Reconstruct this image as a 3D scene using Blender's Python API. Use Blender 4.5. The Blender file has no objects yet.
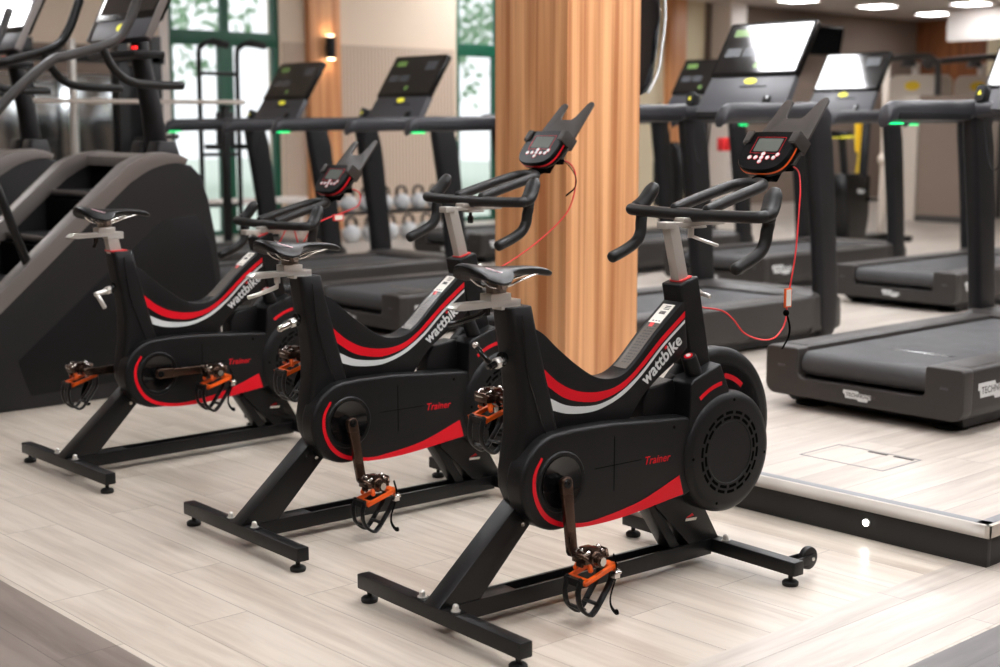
import bpy, bmesh, math, random
from mathutils import Vector, Matrix
R = math.radians
random.seed(7)
sc = bpy.context.scene
col = sc.collection

# ------------------------------------------------------------------ camera, light, exposure
cd = bpy.data.cameras.new('camera'); cam = bpy.data.objects.new('camera', cd); col.objects.link(cam)
cam.location = (-3.9765, -2.1486, 1.35)
cam.rotation_euler = (R(90 - 8.22), 0, R(-42.2))
cd.sensor_width = 36; cd.lens = 51.48; cd.clip_end = 200
cd.dof.use_dof = True; cd.dof.focus_distance = 4.25; cd.dof.aperture_fstop = 2.6
sc.camera = cam
w = bpy.data.worlds.new('world'); sc.world = w; w.use_nodes = True
bg = w.node_tree.nodes['Background']; bg.inputs[0].default_value = (0.93, 0.97, 1.0, 1); bg.inputs[1].default_value = 0.62
sc.view_settings.view_transform = 'Standard'; sc.view_settings.look = 'None'
sc.view_settings.gamma = 1; sc.view_settings.use_curve_mapping = False
sc.view_settings.exposure = 1.22
LAMP = 13.5            # emission of the ceiling panels
sc.cycles.use_denoising = True
sc.cycles.max_bounces = 6
sc.cycles.sample_clamp_indirect = 6

# ------------------------------------------------------------------ materials
def lin(c):
    return tuple(((v / 255) / 12.92 if v / 255 <= .04045 else ((v / 255 + .055) / 1.055) ** 2.4) for v in c)
def mat(name, rgb, rough=.5, metal=0., emit=0., bump=0., bscale=200., coat=0., spec=.5):
    m = bpy.data.materials.new(name); m.use_nodes = True
    nt = m.node_tree; b = nt.nodes['Principled BSDF']
    c = (*lin(rgb), 1)
    b.inputs['Base Color'].default_value = c
    b.inputs['Roughness'].default_value = rough
    b.inputs['Metallic'].default_value = metal
    b.inputs['Specular IOR Level'].default_value = spec
    b.inputs['Coat Weight'].default_value = coat
    b.inputs['Coat Roughness'].default_value = .08
    if emit:
        b.inputs['Emission Color'].default_value = c; b.inputs['Emission Strength'].default_value = emit
    tc = nt.nodes.new('ShaderNodeTexCoord')
    if bump:
        n = nt.nodes.new('ShaderNodeTexNoise'); n.inputs['Scale'].default_value = bscale; n.inputs['Detail'].default_value = 2
        bp = nt.nodes.new('ShaderNodeBump'); bp.inputs['Strength'].default_value = bump; bp.inputs['Distance'].default_value = .002
        nt.links.new(tc.outputs['Object'], n.inputs['Vector']); nt.links.new(n.outputs['Fac'], bp.inputs['Height']); nt.links.new(bp.outputs['Normal'], b.inputs['Normal'])
    if not emit:   # slight wear in the gloss
        n2 = nt.nodes.new('ShaderNodeTexNoise'); n2.inputs['Scale'].default_value = 9
        mr = nt.nodes.new('ShaderNodeMapRange'); mr.inputs['To Min'].default_value = max(.03, rough - .06); mr.inputs['To Max'].default_value = min(1, rough + .08)
        nt.links.new(tc.outputs['Object'], n2.inputs['Vector']); nt.links.new(n2.outputs['Fac'], mr.inputs['Value']); nt.links.new(mr.outputs['Result'], b.inputs['Roughness'])
    return m
M = dict(
    plastic=mat('black textured plastic', (11, 11, 12), .42, bump=.25, bscale=900, spec=.28),
    gloss=mat('black gloss plastic', (9, 9, 10), .16, coat=.3, spec=.3),
    paint=mat('black powder coated steel', (10, 10, 11), .36, bump=.15, bscale=600, spec=.35),
    greypaint=mat('dark grey paint and rail highlight', (52, 50, 49), .4, bump=.3, bscale=300),
    rubber=mat('grey black rubber', (21, 20, 19), .48, bump=.1, bscale=500, spec=.35),
    black=mat('flat black', (2, 2, 2), .9, spec=.05),
    foot=mat('levelling foot rubber', (16, 15, 14), .55, spec=.3),
    rust=mat('rusty bolt steel', (112, 84, 62), .55, .6),
    red=mat('red vinyl', (206, 6, 28), .38, spec=.3),
    redplastic=mat('red collar plastic', (214, 60, 60), .4),
    white=mat('white vinyl', (200, 202, 201), .4),
    silver=mat('brushed aluminium', (216, 213, 207), .3, .7),
    cream=mat('matte anodised aluminium', (184, 178, 170), .42, .5),
    chrome=mat('chrome', (205, 200, 195), .14, 1.),
    crank=mat('tarnished crank steel', (84, 66, 56), .25, .9),
    orange=mat('orange plastic', (232, 92, 12), .4),
    leather=mat('saddle cover', (13, 13, 14), .4, spec=.3),
    saddlewhite=mat('saddle print', (214, 180, 186), .4),
    monitorblack=mat('monitor face', (8, 8, 9), .38, spec=.12),
    brightsteel=mat('worn bright pedal steel', (150, 138, 128), .3, .9),
    lcd=mat('grey liquid crystal display', (84, 88, 82), .5, spec=.2),
    cable=mat('red cable', (232, 58, 62), .35),
    tape=mat('clear plastic film', (104, 98, 92), .22, coat=.5),
    paper=mat('printed paper label', (228, 224, 214), .5),
    holder=mat('moulded grey brown plastic', (44, 39, 35), .5),
    bodydark=mat('treadmill charcoal shell', (50, 47, 45), .42, bump=.12, bscale=500, spec=.35),
    rail=mat('treadmill handlebar coating', (42, 42, 46), .42, bump=.12, bscale=400, spec=.4),
    dark=mat('treadmill dark frame', (22, 22, 24), .45, bump=.12, bscale=500, spec=.3),
    belt=mat('running belt', (52, 52, 53), .6, bump=.4, bscale=700),
    consoleplate=mat('console grey plate', (64, 64, 68), .4),
    glass=mat('console black glass', (12, 12, 14), .06, coat=1.),
    climber=mat('charcoal machine panel', (30, 29, 30), .42, bump=.15, bscale=400, spec=.3),
    climberpanel=mat('dark machine side panel', (12, 12, 13), .45, bump=.15, bscale=400, spec=.25),
    strip=mat('bronze grey metallic strip', (118, 112, 108), .38, .4),
    greenled=mat('green light bar', (20, 225, 120), .4, emit=1.),
    yellow=mat('yellow print', (214, 206, 60), .5, emit=.25),
    yellowstrap=mat('yellow webbing', (226, 190, 36), .6),
    icon=mat('lit screen icon', (90, 120, 60), .5, emit=.12, coat=1.),
    icongrey=mat('lit screen tile', (60, 63, 68), .5, emit=.05, coat=1.),
    redled=mat('red indicator', (230, 30, 30), .4, emit=1.),
    wallbeige=mat('beige wall paint', (226, 208, 188), .8),
    wallbrown=mat('taupe wall paint', (128, 112, 100), .8),
    wallwhite=mat('white wall paint', (226, 218, 212), .8),
    wallyellow=mat('cream wall paint', (222, 210, 180), .8),
    ceiling=mat('ceiling paint', (205, 198, 192), .9),
    green=mat('dark green window frame', (14, 84, 62), .4),
    kettle=mat('silver grey kettlebell coating', (196, 198, 200), .4),
    skirting=mat('dark skirting', (58, 54, 52), .6),
    plinth=mat('dark grey riser panel', (42, 41, 40), .5, bump=.15, bscale=300, spec=.3),
    trimmetal=mat('cream aluminium step trim', (192, 184, 174), .34, .35),
    trimgrey=mat('grey step edge strip', (122, 123, 126), .45, .2),
    bark=mat('tree bark', (90, 72, 58), .9),
    leaf=mat('tree foliage', (150, 182, 150), .8),
    grass=mat('lawn', (200, 212, 200), .9),
    machinegrey=mat('warm grey machine shroud', (196, 184, 172), .45),
    redcloth=mat('red vinyl ball', (216, 40, 44), .5),
    lampwhite=mat('warm lamp glow', (255, 214, 170), .5, emit=12.),
    spot=mat('step light glow', (255, 255, 250), .5, emit=14.),
)
def emitter(name, rgb, s):
    return mat(name, rgb, .5, emit=s)
M['panel'] = emitter('ceiling light diffuser', (250, 250, 253), LAMP)

def planks(name, c1, c2, along, pl=1.2, pw=.19, mort=.0016):
    """vinyl planks; along='x' or 'y' in world metres"""
    m = bpy.data.materials.new(name); m.use_nodes = True; nt = m.node_tree; L = nt.links
    b = nt.nodes['Principled BSDF']; b.inputs['Roughness'].default_value = .34
    g = nt.nodes.new('ShaderNodeNewGeometry')
    mp = nt.nodes.new('ShaderNodeMapping'); mp.inputs['Rotation'].default_value = (0, 0, 0 if along == 'x' else R(90))
    L.new(g.outputs['Position'], mp.inputs['Vector'])
    br = nt.nodes.new('ShaderNodeTexBrick'); br.offset = .37; br.inputs['Scale'].default_value = 1
    br.inputs['Brick Width'].default_value = pl; br.inputs['Row Height'].default_value = pw; br.inputs['Mortar Size'].default_value = mort; br.inputs['Mortar Smooth'].default_value = .4
    br.inputs['Color1'].default_value = (0, 0, 0, 1); br.inputs['Color2'].default_value = (1, 1, 1, 1); br.inputs['Mortar'].default_value = (.5, .5, .5, 1)
    L.new(mp.outputs['Vector'], br.inputs['Vector'])
    sep = nt.nodes.new('ShaderNodeMapping'); sep.inputs['Scale'].default_value = (1.3, 16, 1); L.new(mp.outputs['Vector'], sep.inputs['Vector'])
    add = nt.nodes.new('ShaderNodeVectorMath'); add.operation = 'MULTIPLY_ADD'; add.inputs[1].default_value = (37, 11, 5)
    L.new(br.outputs['Color'], add.inputs[0]); L.new(sep.outputs['Vector'], add.inputs[2])
    n = nt.nodes.new('ShaderNodeTexNoise'); n.inputs['Scale'].default_value = 1.5; n.inputs['Detail'].default_value = 7; n.inputs['Roughness'].default_value = .62; n.inputs['Distortion'].default_value = .6
    L.new(add.outputs['Vector'], n.inputs['Vector'])
    n3 = nt.nodes.new('ShaderNodeTexNoise'); n3.inputs['Scale'].default_value = .9; n3.inputs['Detail'].default_value = 3
    L.new(add.outputs['Vector'], n3.inputs['Vector'])
    m1 = nt.nodes.new('ShaderNodeMath'); m1.operation = 'MULTIPLY_ADD'; m1.inputs[1].default_value = .55; L.new(n.outputs['Fac'], m1.inputs[0])
    m2 = nt.nodes.new('ShaderNodeMath'); m2.operation = 'MULTIPLY'; m2.inputs[1].default_value = .45; L.new(n3.outputs['Fac'], m2.inputs[0]); L.new(m2.outputs[0], m1.inputs[2])
    ad = nt.nodes.new('ShaderNodeMath'); ad.operation = 'MULTIPLY_ADD'; ad.inputs[1].default_value = .10; L.new(br.outputs['Color'], ad.inputs[0]); L.new(m1.outputs[0], ad.inputs[2])
    cr = nt.nodes.new('ShaderNodeValToRGB'); cr.color_ramp.elements[0].position = .36; cr.color_ramp.elements[1].position = .64
    cr.color_ramp.elements[0].color = (*lin(c1), 1); cr.color_ramp.elements[1].color = (*lin(c2), 1)
    L.new(ad.outputs[0], cr.inputs['Fac'])
    mx = nt.nodes.new('ShaderNodeMix'); mx.data_type = 'RGBA'; mx.inputs['B'].default_value = (*lin(tuple(v * .82 for v in c1)), 1)
    L.new(br.outputs['Fac'], mx.inputs['Factor']); L.new(cr.outputs['Color'], mx.inputs['A']); L.new(mx.outputs['Result'], b.inputs['Base Color'])
    bp = nt.nodes.new('ShaderNodeBump'); bp.inputs['Strength'].default_value = .12; bp.inputs['Distance'].default_value = .001
    L.new(n.outputs['Fac'], bp.inputs['Height']); L.new(bp.outputs['Normal'], b.inputs['Normal'])
    return m
M['floorY'] = planks('pale oak vinyl planks', (158, 145, 131), (193, 183, 170), 'y')
M['floorX'] = planks('pale oak vinyl planks turned', (152, 142, 132), (187, 178, 168), 'x')
M['floorD'] = planks('grey brown vinyl planks', (90, 79, 73), (124, 112, 104), 'y')
M['floorDX'] = planks('grey brown vinyl planks turned', (66, 62, 61), (96, 91, 90), 'x')

def wood(name, c1, c2, sc_=(9, 9, .35)):
    m = bpy.data.materials.new(name); m.use_nodes = True; nt = m.node_tree; L = nt.links
    b = nt.nodes['Principled BSDF']; b.inputs['Roughness'].default_value = .42
    g = nt.nodes.new('ShaderNodeNewGeometry'); mp = nt.nodes.new('ShaderNodeMapping'); mp.inputs['Scale'].default_value = sc_
    L.new(g.outputs['Position'], mp.inputs['Vector'])
    n = nt.nodes.new('ShaderNodeTexNoise'); n.inputs['Scale'].default_value = 1.6; n.inputs['Detail'].default_value = 1.2; n.inputs['Distortion'].default_value = .3
    L.new(mp.outputs['Vector'], n.inputs['Vector'])
    mp2 = nt.nodes.new('ShaderNodeMapping'); mp2.inputs['Scale'].default_value = (sc_[0] * 9, sc_[1] * 9, sc_[2] * 4); L.new(g.outputs['Position'], mp2.inputs['Vector'])
    n2 = nt.nodes.new('ShaderNodeTexNoise'); n2.inputs['Scale'].default_value = 1.; n2.inputs['Detail'].default_value = 4; L.new(mp2.outputs['Vector'], n2.inputs['Vector'])
    a = nt.nodes.new('ShaderNodeMath'); a.operation = 'MULTIPLY_ADD'; a.inputs[1].default_value = .25; L.new(n2.outputs['Fac'], a.inputs[0])
    s = nt.nodes.new('ShaderNodeMath'); s.operation = 'MULTIPLY'; s.inputs[1].default_value = .75; L.new(n.outputs['Fac'], s.inputs[0]); L.new(s.outputs[0], a.inputs[2])
    cr = nt.nodes.new('ShaderNodeValToRGB'); e = cr.color_ramp.elements
    e[0].position = .36; e[1].position = .64; e[0].color = (*lin(c1), 1); e[1].color = (*lin(c2), 1)
    L.new(a.outputs[0], cr.inputs['Fac']); L.new(cr.outputs['Color'], b.inputs['Base Color'])
    return m
M['wood'] = wood('striped walnut veneer', (172, 110, 66), (228, 172, 122), (13, 13, .3))
M['woodfar'] = wood('orange wood panel', (196, 130, 84), (226, 168, 118))
M['wooddark'] = wood('dark brown wood panel', (104, 58, 32), (146, 90, 52))
def ribbed():
    m = mat('ribbed taupe panel', (196, 176, 158), .7); nt = m.node_tree; b = nt.nodes['Principled BSDF']
    g = nt.nodes.new('ShaderNodeNewGeometry'); wv = nt.nodes.new('ShaderNodeTexWave'); wv.inputs['Scale'].default_value = 6.; wv.bands_direction = 'X'
    cr = nt.nodes.new('ShaderNodeValToRGB'); cr.color_ramp.elements[0].color = (*lin((168, 148, 132)), 1); cr.color_ramp.elements[1].color = (*lin((212, 192, 172)), 1)
    nt.links.new(g.outputs['Position'], wv.inputs['Vector']); nt.links.new(wv.outputs['Fac'], cr.inputs['Fac']); nt.links.new(cr.outputs['Color'], b.inputs['Base Color'])
    return m
M['ribbed'] = ribbed()
def pane_mat():
    m = bpy.data.materials.new('window glass'); m.use_nodes = True; nt = m.node_tree
    for n in list(nt.nodes):
        if n.type == 'BSDF_PRINCIPLED': nt.nodes.remove(n)
    t = nt.nodes.new('ShaderNodeBsdfTransparent'); gl = nt.nodes.new('ShaderNodeBsdfGlossy'); gl.inputs['Roughness'].default_value = .03
    fr = nt.nodes.new('ShaderNodeFresnel'); fr.inputs['IOR'].default_value = 1.3
    mx = nt.nodes.new('ShaderNodeMixShader'); nt.links.new(fr.outputs[0], mx.inputs[0]); nt.links.new(t.outputs[0], mx.inputs[1]); nt.links.new(gl.outputs[0], mx.inputs[2])
    nt.links.new(mx.outputs[0], nt.nodes['Material Output'].inputs[0]); return m
M['pane'] = pane_mat()

# ------------------------------------------------------------------ mesh helpers
def spline(pts, n=6, closed=False):
    P = [Vector(p) for p in pts]; out = []; N = len(P)
    rng = range(N if closed else N - 1)
    for i in rng:
        p1, p2 = P[i], P[(i + 1) % N]
        p0 = P[i - 1] if (closed or i > 0) else p1 * 2 - p2
        p3 = P[(i + 2) % N] if (closed or i + 2 < N) else p2 * 2 - p1
        for k in range(n):
            t = k / n
            out.append(.5 * ((2 * p1) + (p2 - p0) * t + (2 * p0 - 5 * p1 + 4 * p2 - p3) * t * t + (3 * p1 - p0 - 3 * p2 + p3) * t ** 3))
    if not closed: out.append(P[-1])
    return out
class MB:
    def __init__(s): s.v = []; s.f = []
    def add(s, vs, fs):
        o = len(s.v); s.v += [tuple(v) for v in vs]; s.f += [[o + i for i in f] for f in fs]; return s
    def box(s, x0, x1, y0, y1, z0, z1, mtx=None):
        vs = [Vector((x, y, z)) for x in (x0, x1) for y in (y0, y1) for z in (z0, z1)]
        if mtx: vs = [mtx @ v for v in vs]
        return s.add(vs, [(0, 1, 3, 2), (4, 6, 7, 5), (0, 4, 5, 1), (2, 3, 7, 6), (0, 2, 6, 4), (1, 5, 7, 3)])
    def hexa(s, a, b):      # two quads (4 pts each)
        return s.add(list(a) + list(b), [(0, 1, 2, 3), (7, 6, 5, 4), (0, 4, 5, 1), (1, 5, 6, 2), (2, 6, 7, 3), (3, 7, 4, 0)])
    def prism(s, poly, y0, y1, ax='y', y0b=None):   # polygon in (x,z) extruded along y (ax: y) ; ax x -> poly (y,z); ax z -> poly (x,y)
        n = len(poly)
        def p(a, b, c):
            return (a, c, b) if ax == 'y' else ((c, a, b) if ax == 'x' else (a, b, c))
        vs = [p(a, b, y0) for a, b in poly] + [p(a, b, y1) for a, b in poly]
        return s.add(vs, [list(range(n)), list(range(2 * n - 1, n - 1, -1))] + [(i, i + n, (i + 1) % n + n, (i + 1) % n) for i in range(n)])
    def loft(s, secs, cap=True, closed=False):
        n = len(secs[0]); vs = [p for q in secs for p in q]; fs = []
        m = len(secs)
        for i in range(m if closed else m - 1):
            for k in range(n):
                a, b = i * n + k, i * n + (k + 1) % n; j = ((i + 1) % m) * n
                fs.append((a, b, j + (k + 1) % n, j + k))
        if cap and not closed: fs += [list(range(n))[::-1], [(m - 1) * n + k for k in range(n)]]
        return s.add(vs, fs)
    def tube(s, pts, r, n=14, closed=False, flat=None, up=(0, 0, 1)):
        P = [Vector(p) for p in pts]; N = len(P); rr = r if isinstance(r, (list, tuple)) else [r] * N
        secs = []; prev = None
        for i in range(N):
            a = P[i - 1] if (i > 0 or closed) else P[i]; b = P[(i + 1) % N] if (i < N - 1 or closed) else P[i]
            t = (b - a)
            if t.length < 1e-9: t = Vector((1, 0, 0))
            t.normalize()
            if prev is None:
                u = Vector(up); u = u - t * u.dot(t)
                if u.length < 1e-3: u = Vector((0, 1, 0)) - t * t.y
            else: u = prev - t * prev.dot(t)
            u.normalize(); prev = u; v = t.cross(u)
            fu, fv = flat if flat else (1, 1)
            secs.append([P[i] + (u * math.cos(2 * math.pi * k / n) * fu + v * math.sin(2 * math.pi * k / n) * fv) * rr[i] for k in range(n)])
        if not closed:    # rounded ends
            for end, sg in ((0, 1), (-1, -1)):
                c = P[end]; d = (P[end] - P[1 if end == 0 else -2]).normalized(); r0 = rr[end]; base = secs[end]
                ex = [[c + d * r0 * .55 * math.sin(a) + (q - c) * math.cos(a) for q in base] for a in (R(35), R(65), R(84))]
                secs = ex[::-1] + secs if end == 0 else secs + ex
        return s.loft(secs, True, closed)
    def cyl(s, p0, p1, r0, r1=None, n=24):
        p0, p1 = Vector(p0), Vector(p1); r1 = r0 if r1 is None else r1; t = (p1 - p0).normalized()
        u = t.orthogonal().normalized(); v = t.cross(u)
        q = lambda c, r: [c + (u * math.cos(2 * math.pi * k / n) + v * math.sin(2 * math.pi * k / n)) * r for k in range(n)]
        return s.loft([q(p0, r0), q(p1, r1)])
    def lathe(s, prof, c=(0, 0, 0), axis='z', n=32):
        secs = []
        for k in range(n):
            a = 2 * math.pi * k / n; ring = []
            for r, h in prof:
                x, y = r * math.cos(a), r * math.sin(a)
                ring.append((c[0] + x, c[1] + y, c[2] + h) if axis == 'z' else ((c[0] + x, c[1] + h, c[2] + y) if axis == 'y' else (c[0] + h, c[1] + x, c[2] + y)))
            secs.append(ring)
        m = len(prof); vs = [p for q in secs for p in q]; fs = []
        for k in range(n):
            for i in range(m - 1):
                a, b = k * m + i, ((k + 1) % n) * m + i
                fs.append((a, b, b + 1, a + 1))
        fs += [[k * m for k in range(n)], [k * m + m - 1 for k in range(n)][::-1]]
        return s.add(vs, fs)
    def ball(s, c, r, n=12, sc_=(1, 1, 1)):
        prof = [(r * math.sin(math.pi * i / n) + 1e-5, -r * math.cos(math.pi * i / n)) for i in range(n + 1)]
        o = len(s.v); s.lathe(prof, (0, 0, 0), 'z', 2 * n)
        s.v[o:] = [(c[0] + x * sc_[0], c[1] + y * sc_[1], c[2] + z * sc_[2]) for x, y, z in s.v[o:]]; return s
    def xf(s, m): s.v = [tuple(m @ Vector(v)) for v in s.v]; return s
def obj(name, mb, m, parent=None, bev=0., seg=2, ang=38, label=None, kind=None, smooth=True, me=None):
    if me is None:
        me = bpy.data.meshes.new(name); me.from_pydata(mb.v, [], mb.f)
        bm = bmesh.new(); bm.from_mesh(me); bmesh.ops.recalc_face_normals(bm, faces=bm.faces)
        if bev:
            bmesh.ops.remove_doubles(bm, verts=bm.verts, dist=1e-6)
            es = [e for e in bm.edges if len(e.link_faces) == 2 and e.calc_face_angle(0) > R(ang)]
            if es: bmesh.ops.bevel(bm, geom=es, offset=bev, segments=seg, profile=.6, affect='EDGES', clamp_overlap=True)
        bm.to_mesh(me); bm.free()
        if smooth:
            for p in me.polygons: p.use_smooth = True
            try: me.set_sharp_from_angle(angle=R(42))
            except Exception: pass
        me.materials.append(M[m] if isinstance(m, str) else m)
    o = bpy.data.objects.new(name, me); col.objects.link(o)
    if parent: o.parent = parent
    if label: o['label'] = label
    if kind: o['kind'] = kind
    return o
def thing(name, label, cat, loc=(0, 0, 0), rz=0, group=None):
    o = bpy.data.objects.new(name, None); o.empty_display_size = .1; col.objects.link(o)
    o.location = loc; o.rotation_euler = (0, 0, R(rz)); o['label'] = label; o['category'] = cat
    if group: o['group'] = group
    return o
def tag(o, label, cat, group=None, kind=None):
    o['label'] = label; o['category'] = cat
    if group: o['group'] = group
    if kind: o['kind'] = kind
    return o
def struct(name, mb, m, parent=None, bev=0., **k):
    o = obj(name, mb, m, parent, bev, **k)
    if parent is None: o['kind'] = 'structure'
    return o
def copy_tree(o, parent=None):
    c = o.copy(); col.objects.link(c)
    if parent: c.parent = parent
    for ch in [q for q in bpy.data.objects if q.parent == o]: copy_tree(ch, c)
    return c
def text(name, body, size, m, parent, origin, xdir, zdir, depth=.0006, bold=0., shear=0., align='LEFT'):
    """flat lettering: xdir = reading direction, zdir = up direction of the letters"""
    cu = bpy.data.curves.new(name, 'FONT'); cu.body = body; cu.size = size; cu.extrude = depth; cu.offset = bold; cu.shear = shear; cu.space_character = 1.04; cu.align_x = align; cu.resolution_u = 3
    t = bpy.data.objects.new(name, cu); col.objects.link(t)
    me = bpy.data.meshes.new_from_object(t.evaluated_get(bpy.context.evaluated_depsgraph_get()))
    bpy.data.objects.remove(t)
    x = Vector(xdir).normalized(); z = Vector(zdir); z = (z - x * z.dot(x)).normalized(); n = x.cross(z)
    mt = Matrix((x, z, n)).transposed().to_4x4(); mt.translation = Vector(origin)
    me.transform(mt); me.materials.clear(); me.materials.append(M[m])
    return obj(name, None, None, parent, me=me)
def rrect(w, h, r, n=5, cx=0, cy=0):
    out = []
    for qx, qy, a0 in ((1, 1, 0), (-1, 1, 90), (-1, -1, 180), (1, -1, 270)):
        for k in range(n + 1):
            a = R(a0 + 90 * k / n); out.append((cx + qx * (w / 2 - r) + r * math.cos(a), cy + qy * (h / 2 - r) + r * math.sin(a)))
    return out

# ------------------------------------------------------------------ room shell
PZ = .136                     # height of the raised floor
YW = 12.0                     # long wall with the windows
struct('floor', MB().box(-2.3, 24, -.28, 14, -.1, 0), 'floorY')
struct('floor_2', MB().box(-2.3, 6, -.27, .10, 0, .0006), 'floorX')
struct('floor_3', MB().box(-7, -2.3, -4, 14, -.1, 0), 'floorD')
struct('floor_4', MB().box(-2.3, 24, -4, -.28, -.1, 0), 'floorDX')
struct('floor_5', MB().box(.045, 24, .045, YW, 0, PZ - .001), 'floorX')
struct('trim_1', MB().box(.006, .03, .006, YW, 0, .098), 'plinth', bev=.001)
struct('trim_2', MB().box(.03, 24, .006, .03, 0, .098), 'plinth', bev=.001)
e1 = MB().box(-.004, .012, -.004, YW, .096, PZ).box(-.004, 24, -.004, .012, .096, PZ)
struct('trim_3', e1, 'trimmetal', bev=.0015)
e2 = MB().box(.010, .05, .010, YW, .128, PZ + .0005).box(.01, 24, .01, .05, .128, PZ + .0005)
struct('trim_4', e2, 'trimgrey', bev=.001)
# step light in the riser
sl = thing('step_light', 'small round white light set in the dark riser of the raised floor', 'light', (.0, .437, .056))
obj('bezel', MB().lathe([(.0135, -.001), (.0135, -.006), (.010, -.007), (.010, -.001)], (0.006, 0, 0), 'x'), 'silver', sl)
obj('lens', MB().cyl((.006, 0, 0), (-.0035, 0, 0), .010), 'spot', sl)
# floor hatch
hb = MB()
def rectline(mb, x0, x1, y0, y1, t, z):
    mb.box(x0, x1, y0, y0 + t, z, z + .0012).box(x0, x1, y1 - t, y1, z, z + .0012).box(x0, x0 + t, y0 + t, y1 - t, z, z + .0012).box(x1 - t, x1, y0 + t, y1 - t, z, z + .0012)
rectline(hb, .375, .63, .62, .98, .005, PZ - .001)
ht = tag(obj('floor_hatch', hb, 'trimgrey'), 'square metal-framed access hatch set in the raised floor behind the step edge', 'floor hatch')
obj('slot', MB().box(.60, .612, .64, .72, PZ - .001, PZ + .0012), 'skirting', ht); obj('slot', MB().box(.60, .612, .75, .83, PZ - .001, PZ + .0012), 'skirting', ht)

# long wall (y = 12): windows 4.0-5.37 and 8.08-10.9 are openings
def wallseg(name, x0, x1, z0, z1, m, y0=YW, y1=YW + .25): return struct(name, MB().box(x0, x1, y0, y1, z0, z1), m)
wallseg('wall_back', -7, 3.9, 2.2, 3.9, 'wallbeige'); wallseg('wall_back_2', -7, 3.9, 0, 2.2, 'wallwhite')
wallseg('wall_back_3', 5.42, 8.1, 0, 3.9, 'wallbeige')
wallseg('wall_back_4', 10.9, 13.0, 0, 3.9, 'wallyellow')
wallseg('wall_back_5', 13.0, 20.2, 0, 3.9, 'wallbrown')
struct('trim_5', MB().box(5.46, 8.05, YW - .02, YW, .0, 2.32), 'ribbed')
struct('trim_6', MB().box(5.76, 6.2, YW - .12, YW - .02, 0, 3.9), 'woodfar', bev=.004)
struct('trim_7', MB().box(12.1, 12.45, YW - .12, YW, 0, 3.9), 'woodfar', bev=.004)
struct('trim_8', MB().box(3.86, 3.98, YW - .03, YW, 0, 3.9), 'wallwhite')
struct('wall_column', MB().box(13.12, 13.5, 11.6, 11.98, 0, 3.2), 'wallwhite', bev=.01)
struct('trim_9', MB().box(-7, 3.86, YW - .04, YW, 1.9, 2.2), 'wallbrown')
def window(n, x0, x1, mull, zs=(.12, 2.25), top=3.7):
    f = MB(); y0, y1 = YW + .02, YW + .10
    t = .07
    f.box(x0, x1, y0, y1, .02, .02 + .16); f.box(x0, x1, y0, y1, zs[1], zs[1] + .16); f.box(x0, x1, y0, y1, top - t, top)
    for x in [x0, x1 - t] + [m - .045 for m in mull]:
        wd = .09 if x not in (x0, x1 - t) else t
        f.box(x, x + wd, y0 + .001, y1 + .001, .02, top)
        if wd == .09: f.box(x - .045, x + .135, y0 - .004, y1 - .004, .03, zs[1] + .02)
    fo = struct('window_%d' % n, f, 'green', bev=.004)
    edges = [x0] + list(mull) + [x1]
    for a, b in zip(edges[:-1], edges[1:]):
        for z0, z1 in ((.18, zs[1]), (zs[1] + .16, top - t)):
            obj('pane', MB().box(a + .03, b - .03, y0 + .04, y0 + .048, z0 - .01, z1 + .01), 'pane', fo)
    return fo
window(1, 3.98, 5.42, (4.72,))
window(2, 8.1, 10.9, (8.85, 9.9))
struct('wall_back_6', MB().box(3.9, 5.42, YW, YW + .25, 3.7, 3.9).box(8.1, 10.9, YW, YW + .25, 3.7, 3.9), 'wallbeige')
struct('wall_right', MB().box(18.8, 19.0, -4, YW + .25, 0, 3.9), 'wooddark')
struct('wall_right_2', MB().box(16.6, 16.75, -4, 10.1, 2.68, 3.2), 'wallwhite')
struct('wall_right_3', MB().box(17.5, 17.65, -4, 9.9, 0, 3.2), 'wallyellow')
pw_ = thing('partition_panel', 'freestanding taupe partition panel with a dark bottom rail, seen under the nearest rail', 'partition', (12.6, 0, 0))
obj('panel', MB().box(0, .06, 7.3, 8.06, PZ + .06, 1.75), 'wallbrown', pw_, .003)
obj('bottom_rail', MB().box(-.01, .07, 7.29, 8.07, PZ - .002, PZ + .08), 'skirting', pw_, .003)
obj('side_post', MB().box(-.01, .07, 8.075, 8.3, PZ - .002, 1.75), 'machinegrey', pw_, .003)
struct('ceiling', MB().box(-7, 20.5, -4, YW + .3, 3.9, 4.0).box(10.2, 20.5, -4, YW, 3.2, 3.26), 'ceiling')
struct('ceiling_2', MB().box(10.1, 10.2, -4, YW, 3.2, 3.9), 'wallwhite')

struct('wall_left', MB().box(-7.2, -7, -4.2, YW + .25, 0, 3.9), 'wallbrown')
struct('wall_front', MB().box(-7, 20.5, -4.2, -4, 0, 3.9), 'wallbrown')
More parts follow.
